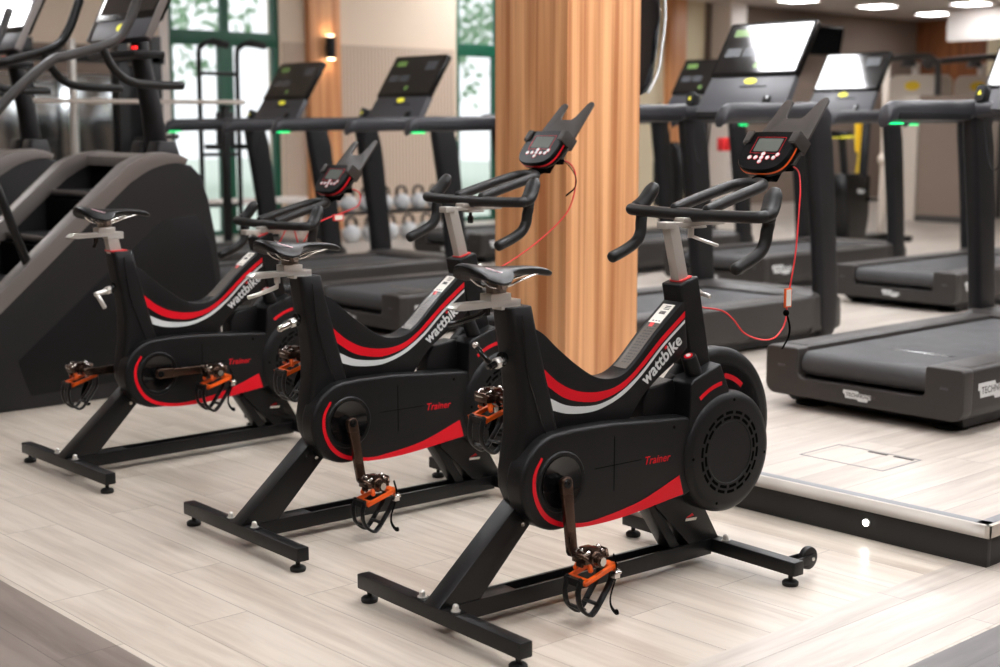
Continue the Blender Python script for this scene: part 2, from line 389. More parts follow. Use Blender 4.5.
# ceiling lights
def ceiling_light(x, y, z, sx, sy, label, group):
    t = thing('ceiling_light', label, 'ceiling light', (x, y, z), 0, group)
    f = MB().box(-sx / 2 - .02, sx / 2 + .02, -sy / 2 - .02, -sy / 2, -.03, 0).box(-sx / 2 - .02, sx / 2 + .02, sy / 2, sy / 2 + .02, -.03, 0)
    f.box(-sx / 2 - .02, -sx / 2, -sy / 2, sy / 2, -.03, 0).box(sx / 2, sx / 2 + .02, -sy / 2, sy / 2, -.03, 0)
    obj('frame', f, 'wallwhite', t); obj('diffuser', MB().box(-sx / 2, sx / 2, -sy / 2, sy / 2, -.025, -.002), 'panel', t)
    return t
for x, ys in ((-4.3, (-1.2, 1.8)), (-1.1, (-2.2, .2, 5.0, 10.9)), (.5, (1.0,)), (2.1, (-2.0, .4, 2.5, 4.45)), (5.3, (-2.2, .2, 2.4, 4.4, 6.6)), (8.5, (-1, 2.2, 5.2, 8.2, 10.8))):
    for y in ys:
        ceiling_light(x, y, 3.9, .85, .85, 'square panel light flush in the high ceiling over the gym floor', 'panel lights in the high ceiling')
for k, (x, y, lb) in enumerate(((13.6, 10.75, 'square ceiling light furthest left, cut by the top of the picture'), (15.34, 10.55, 'square ceiling light on the low ceiling, second from the left'), (17.3, 10.75, 'small square ceiling light above the dark wood panel'), (16.0, 9.35, 'square ceiling light at the top right above the white bulkhead'))):
    ceiling_light(x, y, 3.2, .46, .46, lb, None)

# pillar
px0, py0 = .3, 2.15
pil = tag(obj('pillar', MB().box(px0, px0 + .45, py0, py0 + .45, 0, 3.9), 'wood', bev=.002), '', '')
for k in ('label', 'category'): del pil[k]
pil.name = 'wall_pillar'; pil['kind'] = 'structure'

# ------------------------------------------------------------------ exercise bikes
def sp2(pts, n=5): return [(p.x, p.y) for p in spline([(a, b, 0) for a, b in pts], n)]
def foot_parts(parent, x, y, top):
    f = MB().lathe([(.001, 0), (.023, 0), (.0245, .004), (.0245, .011), (.019, .016), (.009, .019), (.007, .019), (.007, top), (.001, top)], (x, y, 0))
    return obj('levelling_foot', f, 'foot', parent)
def acorn(parent, x, y, z, m='silver'):
    f = MB().cyl((x, y, z), (x, y, z + .002), .014).cyl((x, y, z + .002), (x, y, z + .010), .0095, n=6)
    f.lathe([(.0085, .010), (.0085, .013), (.006, .018), (.001, .020)], (x, y, z))
    return obj('cap_nut', f, m, parent)

def make_pedal(parent, cx, cy, cz, sg, tilt=0.):
    """sg=-1 right pedal. hangs with the toe clip underneath, as its weight makes it do"""
    T = Matrix.Translation((cx, cy, cz)) @ Matrix.Rotation(R(tilt), 4, 'Y') @ Matrix.Diagonal((1.22, 1.22, 1.42, 1))
    s = sg
    b = MB()
    b.cyl((0, 0, 0), (0, s * .030, 0), .0085)
    b.cyl((0, s * .028, 0), (0, s * .092, 0), .0135).cyl((0, s * .088, 0), (0, s * .1, 0), .0125)
    b.lathe([(.001, 0), (.014, .0), (.017, .004), (.017, .012), (.012, .015)], (0, s * .085, 0), 'y', 16)
    for q in (-1, 1):
        b.box(q * .012, q * .034, s * .036, s * .082, -.006, .010)
        b.tube([(q * .030, s * .036, .006), (q * .040, s * .045, .012), (q * .038, s * .072, .012), (q * .030, s * .084, .004)], .0045, 8)
    b.box(-.012, .012, s * .040, s * .078, .008, .021)
    b.box(-.026, -.012, s * .05, s * .068, .004, .024)
    for q in (-1, 1):     # binding springs and screws
        b.cyl((q * .022, s * .044, .012), (q * .022, s * .074, .012), .0065, n=10)
        b.cyl((q * .030, s * .050, -.010), (q * .030, s * .068, -.010), .005, n=8)
    root = obj('pedal', b.xf(T), 'crank', parent, .0015)
    h = MB()
    for q in (-1, 1): h.tube([(q * .018, s * .040, .016), (q * .036, s * .048, .008), (q * .036, s * .070, .008), (q * .018, s * .078, .016)], .0036, 8).ball((q * .024, s * .060, .017), .0065, 6)
    h.cyl((0, s * .098, 0), (0, s * .104, 0), .009, n=8)
    obj('binding', h.xf(T), 'chrome', root)
    # orange platform below the spindle
    o = MB()
    def fr(p): return p
    A = [(-.045, -.030), (.050, -.006)]
    def pt(u, v, d=0): return (A[0][0] + (A[1][0] - A[0][0]) * u + .24 * d, s * (.026 + .068 * v), A[0][1] + (A[1][1] - A[0][1]) * u - d - .006)
    for v0 in (0., .86):
        q = [pt(0, v0), pt(1, v0), pt(1, v0 + .14), pt(0, v0 + .14)]; r = [pt(0, v0, .008), pt(1, v0, .008), pt(1, v0 + .14, .008), pt(0, v0 + .14, .008)]; o.hexa(q, r)
    for u0 in (0., .84):
        q = [pt(u0, 0), pt(u0 + .16, 0), pt(u0 + .16, 1), pt(u0, 1)]; r = [pt(u0, 0, .008), pt(u0 + .16, 0, .008), pt(u0 + .16, 1, .008), pt(u0, 1, .008)]; o.hexa(q, r)
    o.tube([(-.022, s * .035, -.022), (-.02, s * .045, -.005), (-.015, s * .058, .0), (-.015, s * .072, -.006), (-.018, s * .082, -.02)], .006, 8)
    obj('cage_plate', o.xf(T), 'orange', root, .001, label='orange pedal cage')
    c = MB()
    for v in (.034, .078):   # toe clip: two long loops going down and round
        c.tube(spline([(-.045, s * v, -.034), (-.052, s * v, -.060), (-.046, s * (v + .002), -.088), (-.020, s * (v + .002), -.108), (-.002, s * v, -.104), (.022, s * v, -.080), (.048, s * v, -.048), (.050, s * v, -.016)], 4), .0074, 8, flat=(.5, 1.25))
    c.tube([(-.040, s * .034, -.092), (-.036, s * .080, -.094)], .0055, 8, flat=(.6, 1.3)); c.tube([(.010, s * .034, -.092), (.010, s * .080, -.092)], .0055, 8, flat=(.6, 1.3))
    c.box(-.050, -.036, s * .028, s * .084, -.048, -.034)
    obj('toe_clip', c.xf(T), 'plastic', root)
    d = MB().tube(spline([(.046, s * .088, .004), (.050, s * .094, -.02), (.044, s * .096, -.045), (.030, s * .097, -.072), (.030, s * .097, -.092), (.042, s * .098, -.108), (.052, s * .098, -.110)], 5), .0045, 8, flat=(.35, 1.3))
    obj('strap', d.xf(T), 'black', root)
    e = MB().box(.040, .056, s * .084, s * .100, -.042, -.024).tube([(.042, s * .101, -.030), (.056, s * .101, -.030)], .004, 8)
    obj('strap_buckle', e.xf(T), 'chrome', root, .0015)
    return root

def make_bike(label, loc, rz, crank_deg, seat_dz=0., bar_dz=0., seat_lever='bent', badge=False, cable='long', under='lever'):
    t = thing('exercise_bike', label, 'exercise bike', loc, rz)
    P = lambda *a, **k: obj(*a, **{'parent': t, **k})
    # --- base frame
    rs = P('rear_stabiliser', MB().box(-.021, .021, -.365, .365, .036, .079), 'paint', bev=.0035)
    fs = P('front_stabiliser', MB().box(1.033, 1.076, -.365, .365, .036, .079), 'paint', bev=.0035)
    for s in (-1, 1):
        foot_parts(rs, 0, s * .333, .037); foot_parts(fs, 1.055, s * .333, .037)
        obj('bolt_plate', MB().box(-.018, .018, s * .045, s * .1, .079, .0815), 'paint', rs, .0006); acorn(rs, 0, s * .075, .0815)
        acorn(fs, 1.055, s * .075, .079)
        wh = MB().lathe([(.001, -.013), (.027, -.013), (.034, -.009), (.036, 0), (.034, .009), (.027, .013), (.001, .013)], (1.152, s * .318, .062), 'y', 28)
        wo = obj('transport_wheel', wh, 'rubber', fs)
        obj('axle_bolt', MB().cyl((1.152, s * .330, .062), (1.152, s * .341, .062), .006, n=6), 'silver', wo)
        obj('wheel_bracket', MB().box(1.072, 1.165, s * .300 - .002, s * .300 + .002, .047, .075).box(1.072, 1.165, s * .336 - .002, s * .336 + .002, .047, .075), 'paint', fs, .001)
    P('base_rail', MB().box(.02, 1.034, -.036, -.026, .030, .079).box(.02, 1.034, .026, .036, .030, .079).box(.02, 1.034, -.027, .027, .030, .038).box(.02, .25, -.027, .027, .07, .077), 'paint', bev=.0015)
    st = P('rear_strut', MB().prism([(-.026, .079), (.116, .079), (.335, .30), (.275, .345)], -.034, .034), 'paint', bev=.003)
    obj('bolt', MB().cyl((.262, -.034, .263), (.262, -.040, .263), .007, n=12), 'chrome', st)
    fp = P('front_mount', MB().prism([(.935, .079), (1.066, .079), (.985, .21), (.98, .30), (.78, .30), (.785, .225)], -.034, .034).prism([(.86, .079), (.90, .079), (.80, .225), (.76, .225)], -.028, .028), 'paint', bev=.002)
    obj('maker_badge', MB().prism([(.915, .155), (.962, .152), (.966, .160), (.918, .163)], -.0352, -.034), 'paper', fp)
    obj('maker_badge', MB().prism([(.918, .165), (.945, .176), (.952, .168), (.935, .166)], -.0352, -.034), 'red', fp)
    # --- seat tube fairing
    secs = []
    for z, a, b, h in ((.300, .262, .36, .032), (.325, .246, .375, .040), (.36, .232, .39, .044), (.40, .229, .40, .046), (.44, .237, .40, .047), (.48, .243, .398, .047), (.52, .250, .388, .047), (.60, .252, .366, .047), (.70, .241, .340, .0455), (.80, .221, .314, .0435), (.866, .211, .298, .042), (.869, .213, .296, .040)):
        secs.append([(x, y, z) for x, y in rrect(b - a, 2 * h, min(.02, h * .45), 4, (a + b) / 2, 0)])
    sf = P('seat_tube_cover', MB().loft(secs), 'plastic')
    obj('seam_groove', MB().tube(spline([(.252, -.0478, .845), (.268, -.0482, .70), (.300, -.0500, .60), (.335, -.0535, .50)], 6), .0016, 6), 'gloss', sf)
    # pop pin on the rear of the seat tube
    pp = P('height_lever', MB().lathe([(.001, 0), (.020, 0), (.022, .004), (.020, .012), (.001, .012)], (0, 0, 0), 'x', 24).xf(Matrix.Translation((.226, 0, .722)) @ Matrix.Rotation(R(14), 4, 'Y') @ Matrix.Translation((-.002, 0, 0)) @ Matrix.Rotation(R(180), 4, 'Z')), 'gloss')
    obj('nut', MB().cyl((.214, 0, .719), (.196, 0, .714), .0165, n=6), 'silver', pp, .001)
    if seat_lever == 'bent':
        obj('lever_arm', MB().cyl((.20, 0, .715), (.176, 0, .709), .010).cyl((.176, 0, .709), (.168, 0, .707), .007).tube([(.184, .004, .712), (.172, .03, .742), (.166, .048, .762)], .0072, 10), 'gloss', pp)
        obj('lever_tip', MB().ball((.166, .048, .763), .0095), 'chrome', pp)
    elif seat_lever == 'knob':
        obj('knob_grip', MB().cyl((.20, 0, .715), (.155, .0, .70), .013, .011, 10).cyl((.155, 0, .70), (.150, 0, .699), .008), 'chrome', pp, .001)
    else:
        obj('lever_arm', MB().tube([(.20, 0, .714), (.172, 0, .708), (.150, .0, .702)], .010, 12).tube([(.155, 0, .704), (.165, -.01, .68), (.176, -.02, .652)], .009, 12), 'silver', pp)
    # --- main body (the swoosh between the tubes)
    top = [(.285, .815), (.335, .788), (.385, .745), (.458, .690), (.523, .651), (.577, .637), (.632, .641), (.686, .671), (.775, .751), (.889, .841)]
    bot = [(.905, .695), (.85, .655), (.779, .613), (.725, .573), (.690, .535), (.665, .505)]
    tops = sp2(top, 5)
    body = P('body_shell', MB().prism(tops + sp2(bot, 4) + [(.64, .48), (.36, .48), (.31, .60)], -.040, .040), 'plastic', bev=.004, ang=50)
    for s in (-1, 1):
        yy = s * .0402
        def strip(a, b, nm, m):
            A, B = sp2(a, 5), sp2(b, 5)
            obj(nm, MB().loft([[(p[0], yy, p[1]), (p[0], yy + s * .0008, p[1]), (q[0], yy + s * .0008, q[1]), (q[0], yy, q[1])] for p, q in zip(A, B)]), m, body)
        strip([(.333, .692), (.388, .648), (.452, .617), (.53, .603), (.611, .610), (.685, .648), (.787, .732), (.890, .806)],
              [(.350, .640), (.407, .603), (.470, .583), (.545, .577), (.636, .601), (.712, .652), (.795, .720), (.890, .788)], 'side_stripe', 'red')
        strip([(.358, .606), (.414, .580), (.479, .568), (.55, .567), (.623, .589), (.707, .639), (.795, .713), (.890, .780)],
              [(.366, .571), (.420, .555), (.490, .548), (.556, .554), (.637, .582), (.714, .633), (.800, .707), (.890, .771)], 'side_stripe', 'white')
    text('brand_lettering', 'wattbike', .0525, 'white', body, (.730, -.0402, .5985), (.1525, 0, .116), (-.6, 0, 1), bold=.0012, shear=.06)
    obj('lettering_accent', MB().prism([(.809, .699), (.817, .705), (.813, .711), (.805, .705)], -.0418, -.0402), 'red', body)
    # instruction film on the sloping top
    tp = [p for p in tops if .655 < p[0] < .875]
    def film(a, b, h, m, nm, lift):
        q = [p for p in tp if a <= p[0] <= b]; off = Vector((-.70, .71)) * lift
        obj(nm, MB().loft([[(p[0] + off.x, -h, p[1] + off.y), (p[0] + off.x, h, p[1] + off.y), (p[0], h, p[1] - .0005), (p[0], -h, p[1] - .0005)] for p in q]), m, body)
    film(.655, .88, .026, 'tape', 'instruction_film', .0018)
    def onfilm(x):
        for a, b in zip(tp[:-1], tp[1:]):
            if a[0] <= x <= b[0]: k = (x - a[0]) / (b[0] - a[0]); return Vector((x, a[1] + (b[1] - a[1]) * k))
        return Vector(tp[-1])
    def patch(x0, x1, y0, y1, m, nm, lift=.0026):
        a, b = onfilm(x0), onfilm(x1); n = Vector((-(b - a).y, (b - a).x)).normalized() * lift
        return MB().hexa([(a.x, y0, a.y), (b.x, y0, b.y), (b.x, y1, b.y), (a.x, y1, a.y)], [(a.x + n.x, y0, a.y + n.y), (b.x + n.x, y0, b.y + n.y), (b.x + n.x, y1, b.y + n.y), (a.x + n.x, y1, a.y + n.y)])
    lab = obj('barcode_label', patch(.803, .870, -.024, .024, 0, 0), 'paper', body)
    bars = MB()
    for i in range(9): m_ = patch(.832, .842, -.012 + i * .0027, -.0107 + i * .0027, 0, 0, .0031); bars.add(m_.v, m_.f)
    for i in range(3): m_ = patch(.848 + i * .005, .850 + i * .005, -.016, .006, 0, 0, .0031); bars.add(m_.v, m_.f)
    obj('printed_bars', bars, 'skirting', lab)
    rows = MB()
    rnd = random.Random(3)
    for i in range(16):
        x = .682 + i * .0084
        for k in range(3):
            y = -.018 + k * .012; m_ = patch(x, x + .003, y, y + rnd.uniform(.005, .010), 0, 0, .0026); rows.add(m_.v, m_.f)
    obj('printed_rows', rows, 'skirting', body)
    m_ = patch(.790, .803, -.004, .012, 0, 0, .003); obj('printed_square', m_, 'redplastic', body)
    # --- head tube, post
    P('head_tube', MB().loft([[(a, -h, z1), (b, -h, z2), (b, h, z2), (a, h, z1)] for a, z1, b, z2, h in ((.957, .50, 1.040, .50, .040), (.868, .886, .947, .908, .040))]), 'plastic', bev=.007, seg=3)
    P('collar', MB().prism(rrect(.052, .052, .008), 0, .005, 'z').xf(Matrix.Translation((.912, 0, .897)) @ Matrix.Rotation(R(-15), 4, 'Y')), 'redplastic')
    hz = bar_dz
    P('handlebar_post', MB().hexa([(.841 , -.017, 1.066 + hz), (.882, -.017, 1.062 + hz), (.882, .017, 1.062 + hz), (.841, .017, 1.066 + hz)], [(.889, -.017, .888), (.931, -.017, .888), (.931, .017, .888), (.889, .017, .888)]), 'cream', bev=.003)
    sl_ = P('handlebar_slider', MB().box(.826, .868, -.021, .021, 1.052 + hz, 1.072 + hz).box(.866, 1.085, -.016, .016, 1.056 + hz, 1.070 + hz).box(.93, 1.0, -.021, .021, 1.049 + hz, 1.056 + hz).box(.90, .99, -.020, .020, 1.070 + hz, 1.082 + hz), 'cream', bev=.003)
    if under == 'lever':
        obj('clamp_lever', MB().cyl((.952, 0, 1.052 + hz), (.952, 0, 1.020 + hz), .0095).tube([(.955, -.004, 1.024 + hz), (.99, -.03, 1.008 + hz), (1.01, -.055, .998 + hz)], .007, 10, flat=(.7, 1.2)), 'silver', sl_)
    else:
        obj('clamp_knob', MB().cyl((.952, 0, 1.052 + hz), (.952, 0, 1.034 + hz), .006).cyl((.952, 0, 1.036 + hz), (.952, 0, 1.010 + hz), .011, .010, 12), 'gloss', sl_, .001)
    hl = P('height_lever', MB().cyl((.965, 0, .842), (.988, 0, .848), .009).cyl((.985, 0, .847), (.998, 0, .851), .012, n=6).tube([(.992, -.004, .849), (.996, -.022, .846), (.998, -.038, .842)], .007, 10), 'silver')
    # --- handlebar
    hb_ = MB()
    bp = spline([(.985, -.268, 1.096), (.958, -.262, 1.094), (.950, -.20, 1.092), (.948, -.08, 1.090), (.946, 0, 1.089), (.948, .08, 1.090), (.950, .20, 1.092), (.958, .262, 1.094), (.985, .268, 1.096)], 7)
    nn = len(bp); rad = [.0180 + .0035 * math.exp(-((i - nn / 2) / (nn * .085)) ** 2) for i in range(nn)]
    hb_.tube(bp, rad, 16)
    hb_.xf(Matrix.Translation((0, 0, hz)))
    hbar = P('handlebar', hb_, 'rubber')
    for s in (-1, 1):
        g = MB().tube(spline([(.960, s * .262, 1.092), (.985, s * .266, 1.098), (1.008, s * .258, 1.116), (1.026, s * .250, 1.142), (1.040, s * .245, 1.166)], 6), [.018] * 2 + [.018 + .0016 * i for i in range(5)] + [.026] * 13 + [.0255, .0245, .023, .021, .019], 16, flat=(.82, 1.12))
        g.tube(spline([(.985, s * .262, 1.102), (1.000, s * .260, 1.078), (.996, s * .257, 1.050), (.992, s * .255, 1.020), (.972, s * .254, .992), (.925, s * .254, .968), (.868, s * .254, .948)], 6), [.022] * 6 + [.0185] * 31, 16)
        g.xf(Matrix.Translation((0, 0, hz)))
        obj('drop_grip', g, 'rubber', hbar)
    ab = MB().tube(spline([(.950, .066, 1.104), (.975, .066, 1.112), (1.08, .064, 1.140), (1.180, .060, 1.164), (1.222, .044, 1.174), (1.236, 0, 1.177), (1.222, -.044, 1.174), (1.180, -.060, 1.164), (1.08, -.064, 1.140), (.975, -.066, 1.112), (.950, -.066, 1.104)], 6), .0178, 14)
    obj('aero_bar', ab.xf(Matrix.Translation((0, 0, hz))), 'rubber', hbar)
    # --- monitor on a bracket: local frame, face towards the rear and up
    cxm, czm = 1.288, 1.272 + hz
    ex = Vector((.083, 0, .104)).normalized()       # 'up' along the face
    ny = Vector((0, -1, 0)); nz = Vector((-ex.z, 0, ex.x))   # outward normal of the face
    MT = Matrix((ny, ex, nz)).transposed().to_4x4(); MT.translation = Vector((cxm, 0, czm))
    def outline(w1, w0, h, k):     # rounded trapezoid: wider at top
        pts = []
        q = [(-w1 * .96, h * .80), (-w1 * .88, h), (w1 * .88, h), (w1 * .96, h * .80), (w1, -.1 * h), (w0, -h * .66), (w0 * .62, -h * .95), (0, -h * 1.02), (-w0 * .62, -h * .95), (-w0, -h * .66), (-w1, -.1 * h)]
        return [(p.x * k, p.y * k) for p in spline([(a, b, 0) for a, b in q], 4, True)]
    hh = .075
    def slab(k, z0, z1, dw=0): o_ = outline(.098, .086, hh, k); return [(x, y, z0) for x, y in o_], [(x, y, z1) for x, y in o_]
    o1 = outline(.098, .086, hh, 1.); o2 = outline(.098, .086, hh, .965); o3 = outline(.098, .086, hh, .90)
    mon = P('monitor', MB().loft([[(x, y, -.034) for x, y in o3], [(x, y, -.026) for x, y in o1], [(x, y, -.014) for x, y in o1]]).loft([[(x, y, -.009) for x, y in o1], [(x, y, .004) for x, y in o1], [(x, y, .008) for x, y in o2]]).xf(MT), 'monitorblack')
    rm = outline(.0995, .0875, hh * 1.02, 1.)
    obj('rim', MB().loft([[(x, y, -.0145) for x, y in rm], [(x, y, -.0085) for x, y in rm]]).xf(MT), 'orange' if under == 'lever' and not badge else 'red', mon, label='coloured rim')
    obj('display', MB().prism(rrect(.098, .050, .004, cy=.022), .0080, .0088, 'z').xf(MT), 'lcd', mon)
    bz = MB()
    for a, b, c, d in ((-.058, .058, .0515, .0525), (-.058, .058, -.0105, -.0095), (-.058, -.057, -.0095, .0515), (.057, .058, -.0095, .0515)): bz.box(a, b, c, d, .008, .0087)
    obj('display_border', bz.xf(MT), 'red', mon)
    for bx, by in ((-.048, -.028), (-.024, -.028), (0, -.028), (.024, -.028), (.048, -.028), (0, -.014), (0, -.043), (.058, -.016)):
        bt = obj('button', MB().cyl((bx, by, .0075), (bx, by, .0105), .0068, n=16).xf(MT), 'white', mon)
        obj('button_mark', MB().lathe([(.0074, .0084), (.0074, .0090), (.0088, .0090), (.0088, .0084)], (bx, by, 0)).xf(MT), 'red', bt)
    # holder plate with two horns
    hp = [(-.100, -.02), (-.100, .060), (-.096, .110), (-.072, .226), (-.062, .236), (-.046, .235), (-.036, .226), (-.034, .170), (-.024, .158), (.030, .158), (.044, .170), (.070, .232), (.082, .243), (.096, .240), (.104, .228), (.104, .060), (.104, -.02)]
    P('tablet_holder', MB().prism(hp, -.038, -.030, 'z').xf(MT), 'holder', bev=.0015)
    for s in (-1, 1): obj('clamp_arm', MB().box(s * .084, s * .106, .026, .074, -.050, .014).box(s * .078, s * .104, .030, .072, .009, .017).xf(MT), 'holder', mon, .003)
    P('monitor_bracket', MB().box(-.028, .028, -.060, .035, -.075, -.034).xf(MT).tube([(1.235, 0, 1.178 + hz), (1.29, 0, 1.196 + hz), (1.335, 0, 1.232 + hz)], .019, 10).box(-.045, .045, -.01, .03, -.066, -.05, MT), 'black', bev=.003)
    # --- saddle
    dz = seat_dz
    if dz:
        P('seat_post', MB().hexa([(.212, -.018, .858), (.262, -.018, .858), (.262, .018, .858), (.212, .018, .858)], [(.200, -.018, .875 + dz), (.245, -.018, .875 + dz), (.245, .018, .875 + dz), (.200, .018, .875 + dz)]), 'cream', bev=.002)
        P('collar', MB().prism(rrect(.070, .066, .010), .868, .873, 'z').xf(Matrix.Translation((.243, 0, 0))), 'redplastic')
    P('saddle_slider', MB().prism([(.045, .878 + dz), (.062, .889 + dz), (.268, .889 + dz), (.268, .872 + dz), (.17, .872 + dz), (.075, .870 + dz), (.045, .874 + dz)], -.021, .021).box(.162, .232, -.024, .024, .888 + dz, .908 + dz).box(.20, .268, -.021, .021, .862 + dz, .873 + dz), 'silver', bev=.002)
    lv = {'bent': ('gloss', [(.165, 0, .862), (.140, .0, .852), (.105, .03, .835), (.080, .055, .826)]), 'knob': ('silver', [(.150, 0, .862), (.148, 0, .838), (.10, .03, .815), (.07, .048, .805)]), 'drop': ('gloss', [(.160, 0, .862), (.158, 0, .845), (.150, .0, .832)])}[seat_lever]
    P('saddle_lever', MB().tube([(a, b, c + dz) for a, b, c in lv[1]], .0075, 10).cyl((lv[1][0][0], 0, .874 + dz), (lv[1][0][0], 0, .850 + dz), .010), lv[0])
    cl = P('saddle_clamp', MB().cyl((.198, -.030, .928 + dz), (.198, .030, .928 + dz), .0165, n=20).box(.176, .222, -.016, .016, .906 + dz, .928 + dz), 'brightsteel', bev=.002)
    obj('clamp_nut', MB().cyl((.198, -.030, .928 + dz), (.198, -.039, .928 + dz), .010, n=6), 'chrome', cl)
    ss = []
    N = 22
    prof = [(.078, .058, .986, .010), (.084, .076, .990, .022), (.100, .086, .991, .030), (.130, .087, .986, .036), (.162, .078, .980, .038), (.195, .058, .977, .033), (.225, .040, .975, .028), (.26, .0275, .974, .024), (.30, .0235, .972, .022), (.34, .0215, .968, .021), (.37, .019, .961, .018), (.386, .014, .953, .012), (.392, .006, .948, .005)]
    for x, hw, zt, th in prof:
        droop = .043 * (hw / .087) ** 2; ring = []
        for k in range(N):
            a = 2 * math.pi * k / N; c, s_ = math.cos(a), math.sin(a)
            yy = hw * math.copysign(abs(c) ** .75, c); tt = yy / max(hw, 1e-6)
            z_ = zt - droop * tt * tt + (0 if s_ > 0 else -th * abs(s_) ** .8 * (1 - .35 * tt * tt)) + (.004 * abs(s_) if s_ > 0 else 0) - (.0045 * math.exp(-(yy / .008) ** 2) if s_ > .5 and x < .27 else 0)
            ring.append((x + .030 * (abs(tt) ** 2) * (hw / .087 if x < .2 else 0), yy, z_ + dz))
        ss.append(ring)
    sd = P('saddle', MB().loft(ss), 'leather')
    rl = MB()
    for s in (-1, 1): rl.tube(spline([(.118, s * .026, .968 + dz), (.140, s * .024, .942 + dz), (.170, s * .022, .926 + dz), (.225, s * .021, .927 + dz), (.28, s * .018, .942 + dz), (.352, s * .008, .956 + dz)], 5), .0036, 8)
    obj('saddle_rail', rl, 'chrome', sd)
    pr = MB()
    for s in (-1, 1):
        pr.loft([[(x, s * y, z + dz), (x, s * (y + .0028), z - .0012 + dz), (x, s * (y + .0028), z + .0012 + dz), (x, s * y, z + .0024 + dz)] for x, y, z in ((.125, .046, .9835), (.15, .052, .9745), (.175, .050, .967), (.20, .038, .967), (.225, .026, .9705))])
    obj('saddle_print', pr, 'saddlewhite', sd)
    # --- drive housing
    poly = []
    c0, r0 = (.358, .377), .138
    for k in range(0, 25):
        a = R(96 + k * 174 / 24); poly.append((c0[0] + r0 * math.cos(a), c0[1] + r0 * math.sin(a)))
    poly += [(.60, .242), (.86, .254), (.90, .27), (.90, .49), (.845, .497), (.70, .506), (.55, .517), (.42, .518)]
    gd = P('drive_cover', MB().prism(poly, -.085, -.012), 'plastic', bev=.014, seg=4, ang=30)
    obj('bearing_cap', MB().lathe([(.001, 0), (.069, 0), (.0725, -.002), (.0725, .006), (.001, .006)], (.362, -.0875, .376), 'y', 48), 'gloss', gd)
    rg = MB(); rg.lathe([(.076, .002), (.076, -.0022), (.084, -.0035), (.089, 0.002)], (.362, -.0855, .376), 'y', 48)
    obj('cap_ring', rg, 'plastic', gd)
    outer = [(.288, .456), (.260, .412), (.260, .352), (.292, .290), (.348, .253), (.434, .2345), (.55, .2325), (.67, .2415), (.849, .2625)]
    inner = [(.294, .452), (.271, .410), (.272, .356), (.300, .303), (.350, .267), (.434, .2465), (.511, .2475), (.67, .270), (.831, .322)]
    A, B = sp2(outer, 5), sp2(inner, 5)
    obj('sweep_stripe', MB().loft([[(p[0], -.0852, p[1]), (p[0], -.0862, p[1]), (q[0], -.0862, q[1]), (q[0], -.0852, q[1])] for p, q in zip(A, B)]), 'red', gd)
    obj('panel_groove', MB().box(.5625, .5645, -.0856, -.084, .318, .478).box(.487, .672, -.0856, -.084, .393, .3948), 'black', gd)
    text('model_lettering', 'Trainer', .034, 'red', gd, (.682, -.0852, .376), (1, 0, -.02), (0, 0, 1), bold=.0002, shear=.25)
    obj('screw', MB().cyl((.806, -.0845, .472), (.806, -.0858, .472), .005), 'black', gd)
    # flywheel + round fan housing
    fw = P('flywheel', MB().lathe([(.02, -.020), (.225, -.020), (.243, -.016), (.252, -.006), (.252, .03), (.243, .042), (.20, .048), (.02, .048)], (1.063, .0, .425), 'y', 64), 'plastic')
    obj('rim_groove', MB().lathe([(.198, -.0212), (.198, -.019), (.204, -.019), (.204, -.0212)], (1.063, 0, .425), 'y', 64), 'gloss', fw)
    arc = MB(); a0, a1 = R(48), R(80)
    arc.loft([[(1.063 + r * math.cos(a), yq, .425 + r * math.sin(a)) for r, yq in ((.156, -.0205), (.156, -.0218), (.172, -.0218), (.172, -.0205))] for a in [a0 + (a1 - a0) * k / 16 for k in range(17)]])
    obj('arc_stripe', arc, 'red', fw)
    hs = P('fan_housing', MB().lathe([(.02, .055), (.188, .055), (.190, -.072), (.186, -.086), (.176, -.096), (.160, -.1005), (.097, -.1005), (.095, -.0985), (.02, -.0985), (.001, -.0985)], (1.037, 0, .366), 'y', 72), 'plastic')
    sl2 = MB()
    for rr_, nseg in ((.124, 18), (.108, 16)):
        for k in range(nseg):
            b0 = 2 * math.pi * k / nseg + (.1 if rr_ > .12 else 0); b1 = b0 + 2 * math.pi / nseg * .72
            sl2.loft([[(1.037 + r * math.cos(a), yq, .366 + r * math.sin(a)) for r, yq in ((rr_ - .0046, -.1002), (rr_ - .0046, -.1009), (rr_ + .0046, -.1009), (rr_ + .0046, -.1002))] for a in (b0, (b0 + b1) / 2, b1)])
    obj('vent_slots', sl2, 'black', hs)
    for a in (-110, -8, 85, 180):
        obj('screw', MB().cyl((1.037 + .162 * math.cos(R(a)), -.1, .366 + .162 * math.sin(R(a))), (1.037 + .162 * math.cos(R(a)), -.1012, .366 + .162 * math.sin(R(a))), .0045), 'black', hs)
    if badge:
        bd = obj('round_badge', MB().lathe([(.001, -.103), (.024, -.103), (.027, -.1005), (.027, -.098), (.001, -.098)], (1.037, 0, .366), 'y'), 'red', hs, label='round red badge')
        text('badge_letter', 'W', .028, 'paper', bd, (1.024, -.1032, .3565), (1, 0, 0), (0, 0, 1), bold=.001)
    # resistance housing above
    up = P('resistance_housing', MB().loft([
        [(.865, -.088, .40), (1.075, -.088, .40), (1.075, .02, .40), (.865, .02, .40)],
        [(.875, -.088, .592), (1.040, -.088, .562), (1.040, .02, .562), (.875, .02, .592)],
        [(.890, -.084, .604), (1.005, -.084, .640), (1.005, .02, .650), (.890, .02, .610)]]), 'plastic', bev=.005, seg=3)
    obj('side_lobe', MB().prism([(.74, .46), (.74, .545), (.765, .585), (.87, .600), (.90, .47)], -.022, .05), 'plastic', up, .008, 3)
    arc = MB(); cc = (1.037, .366); a0, a1 = R(98), R(125)
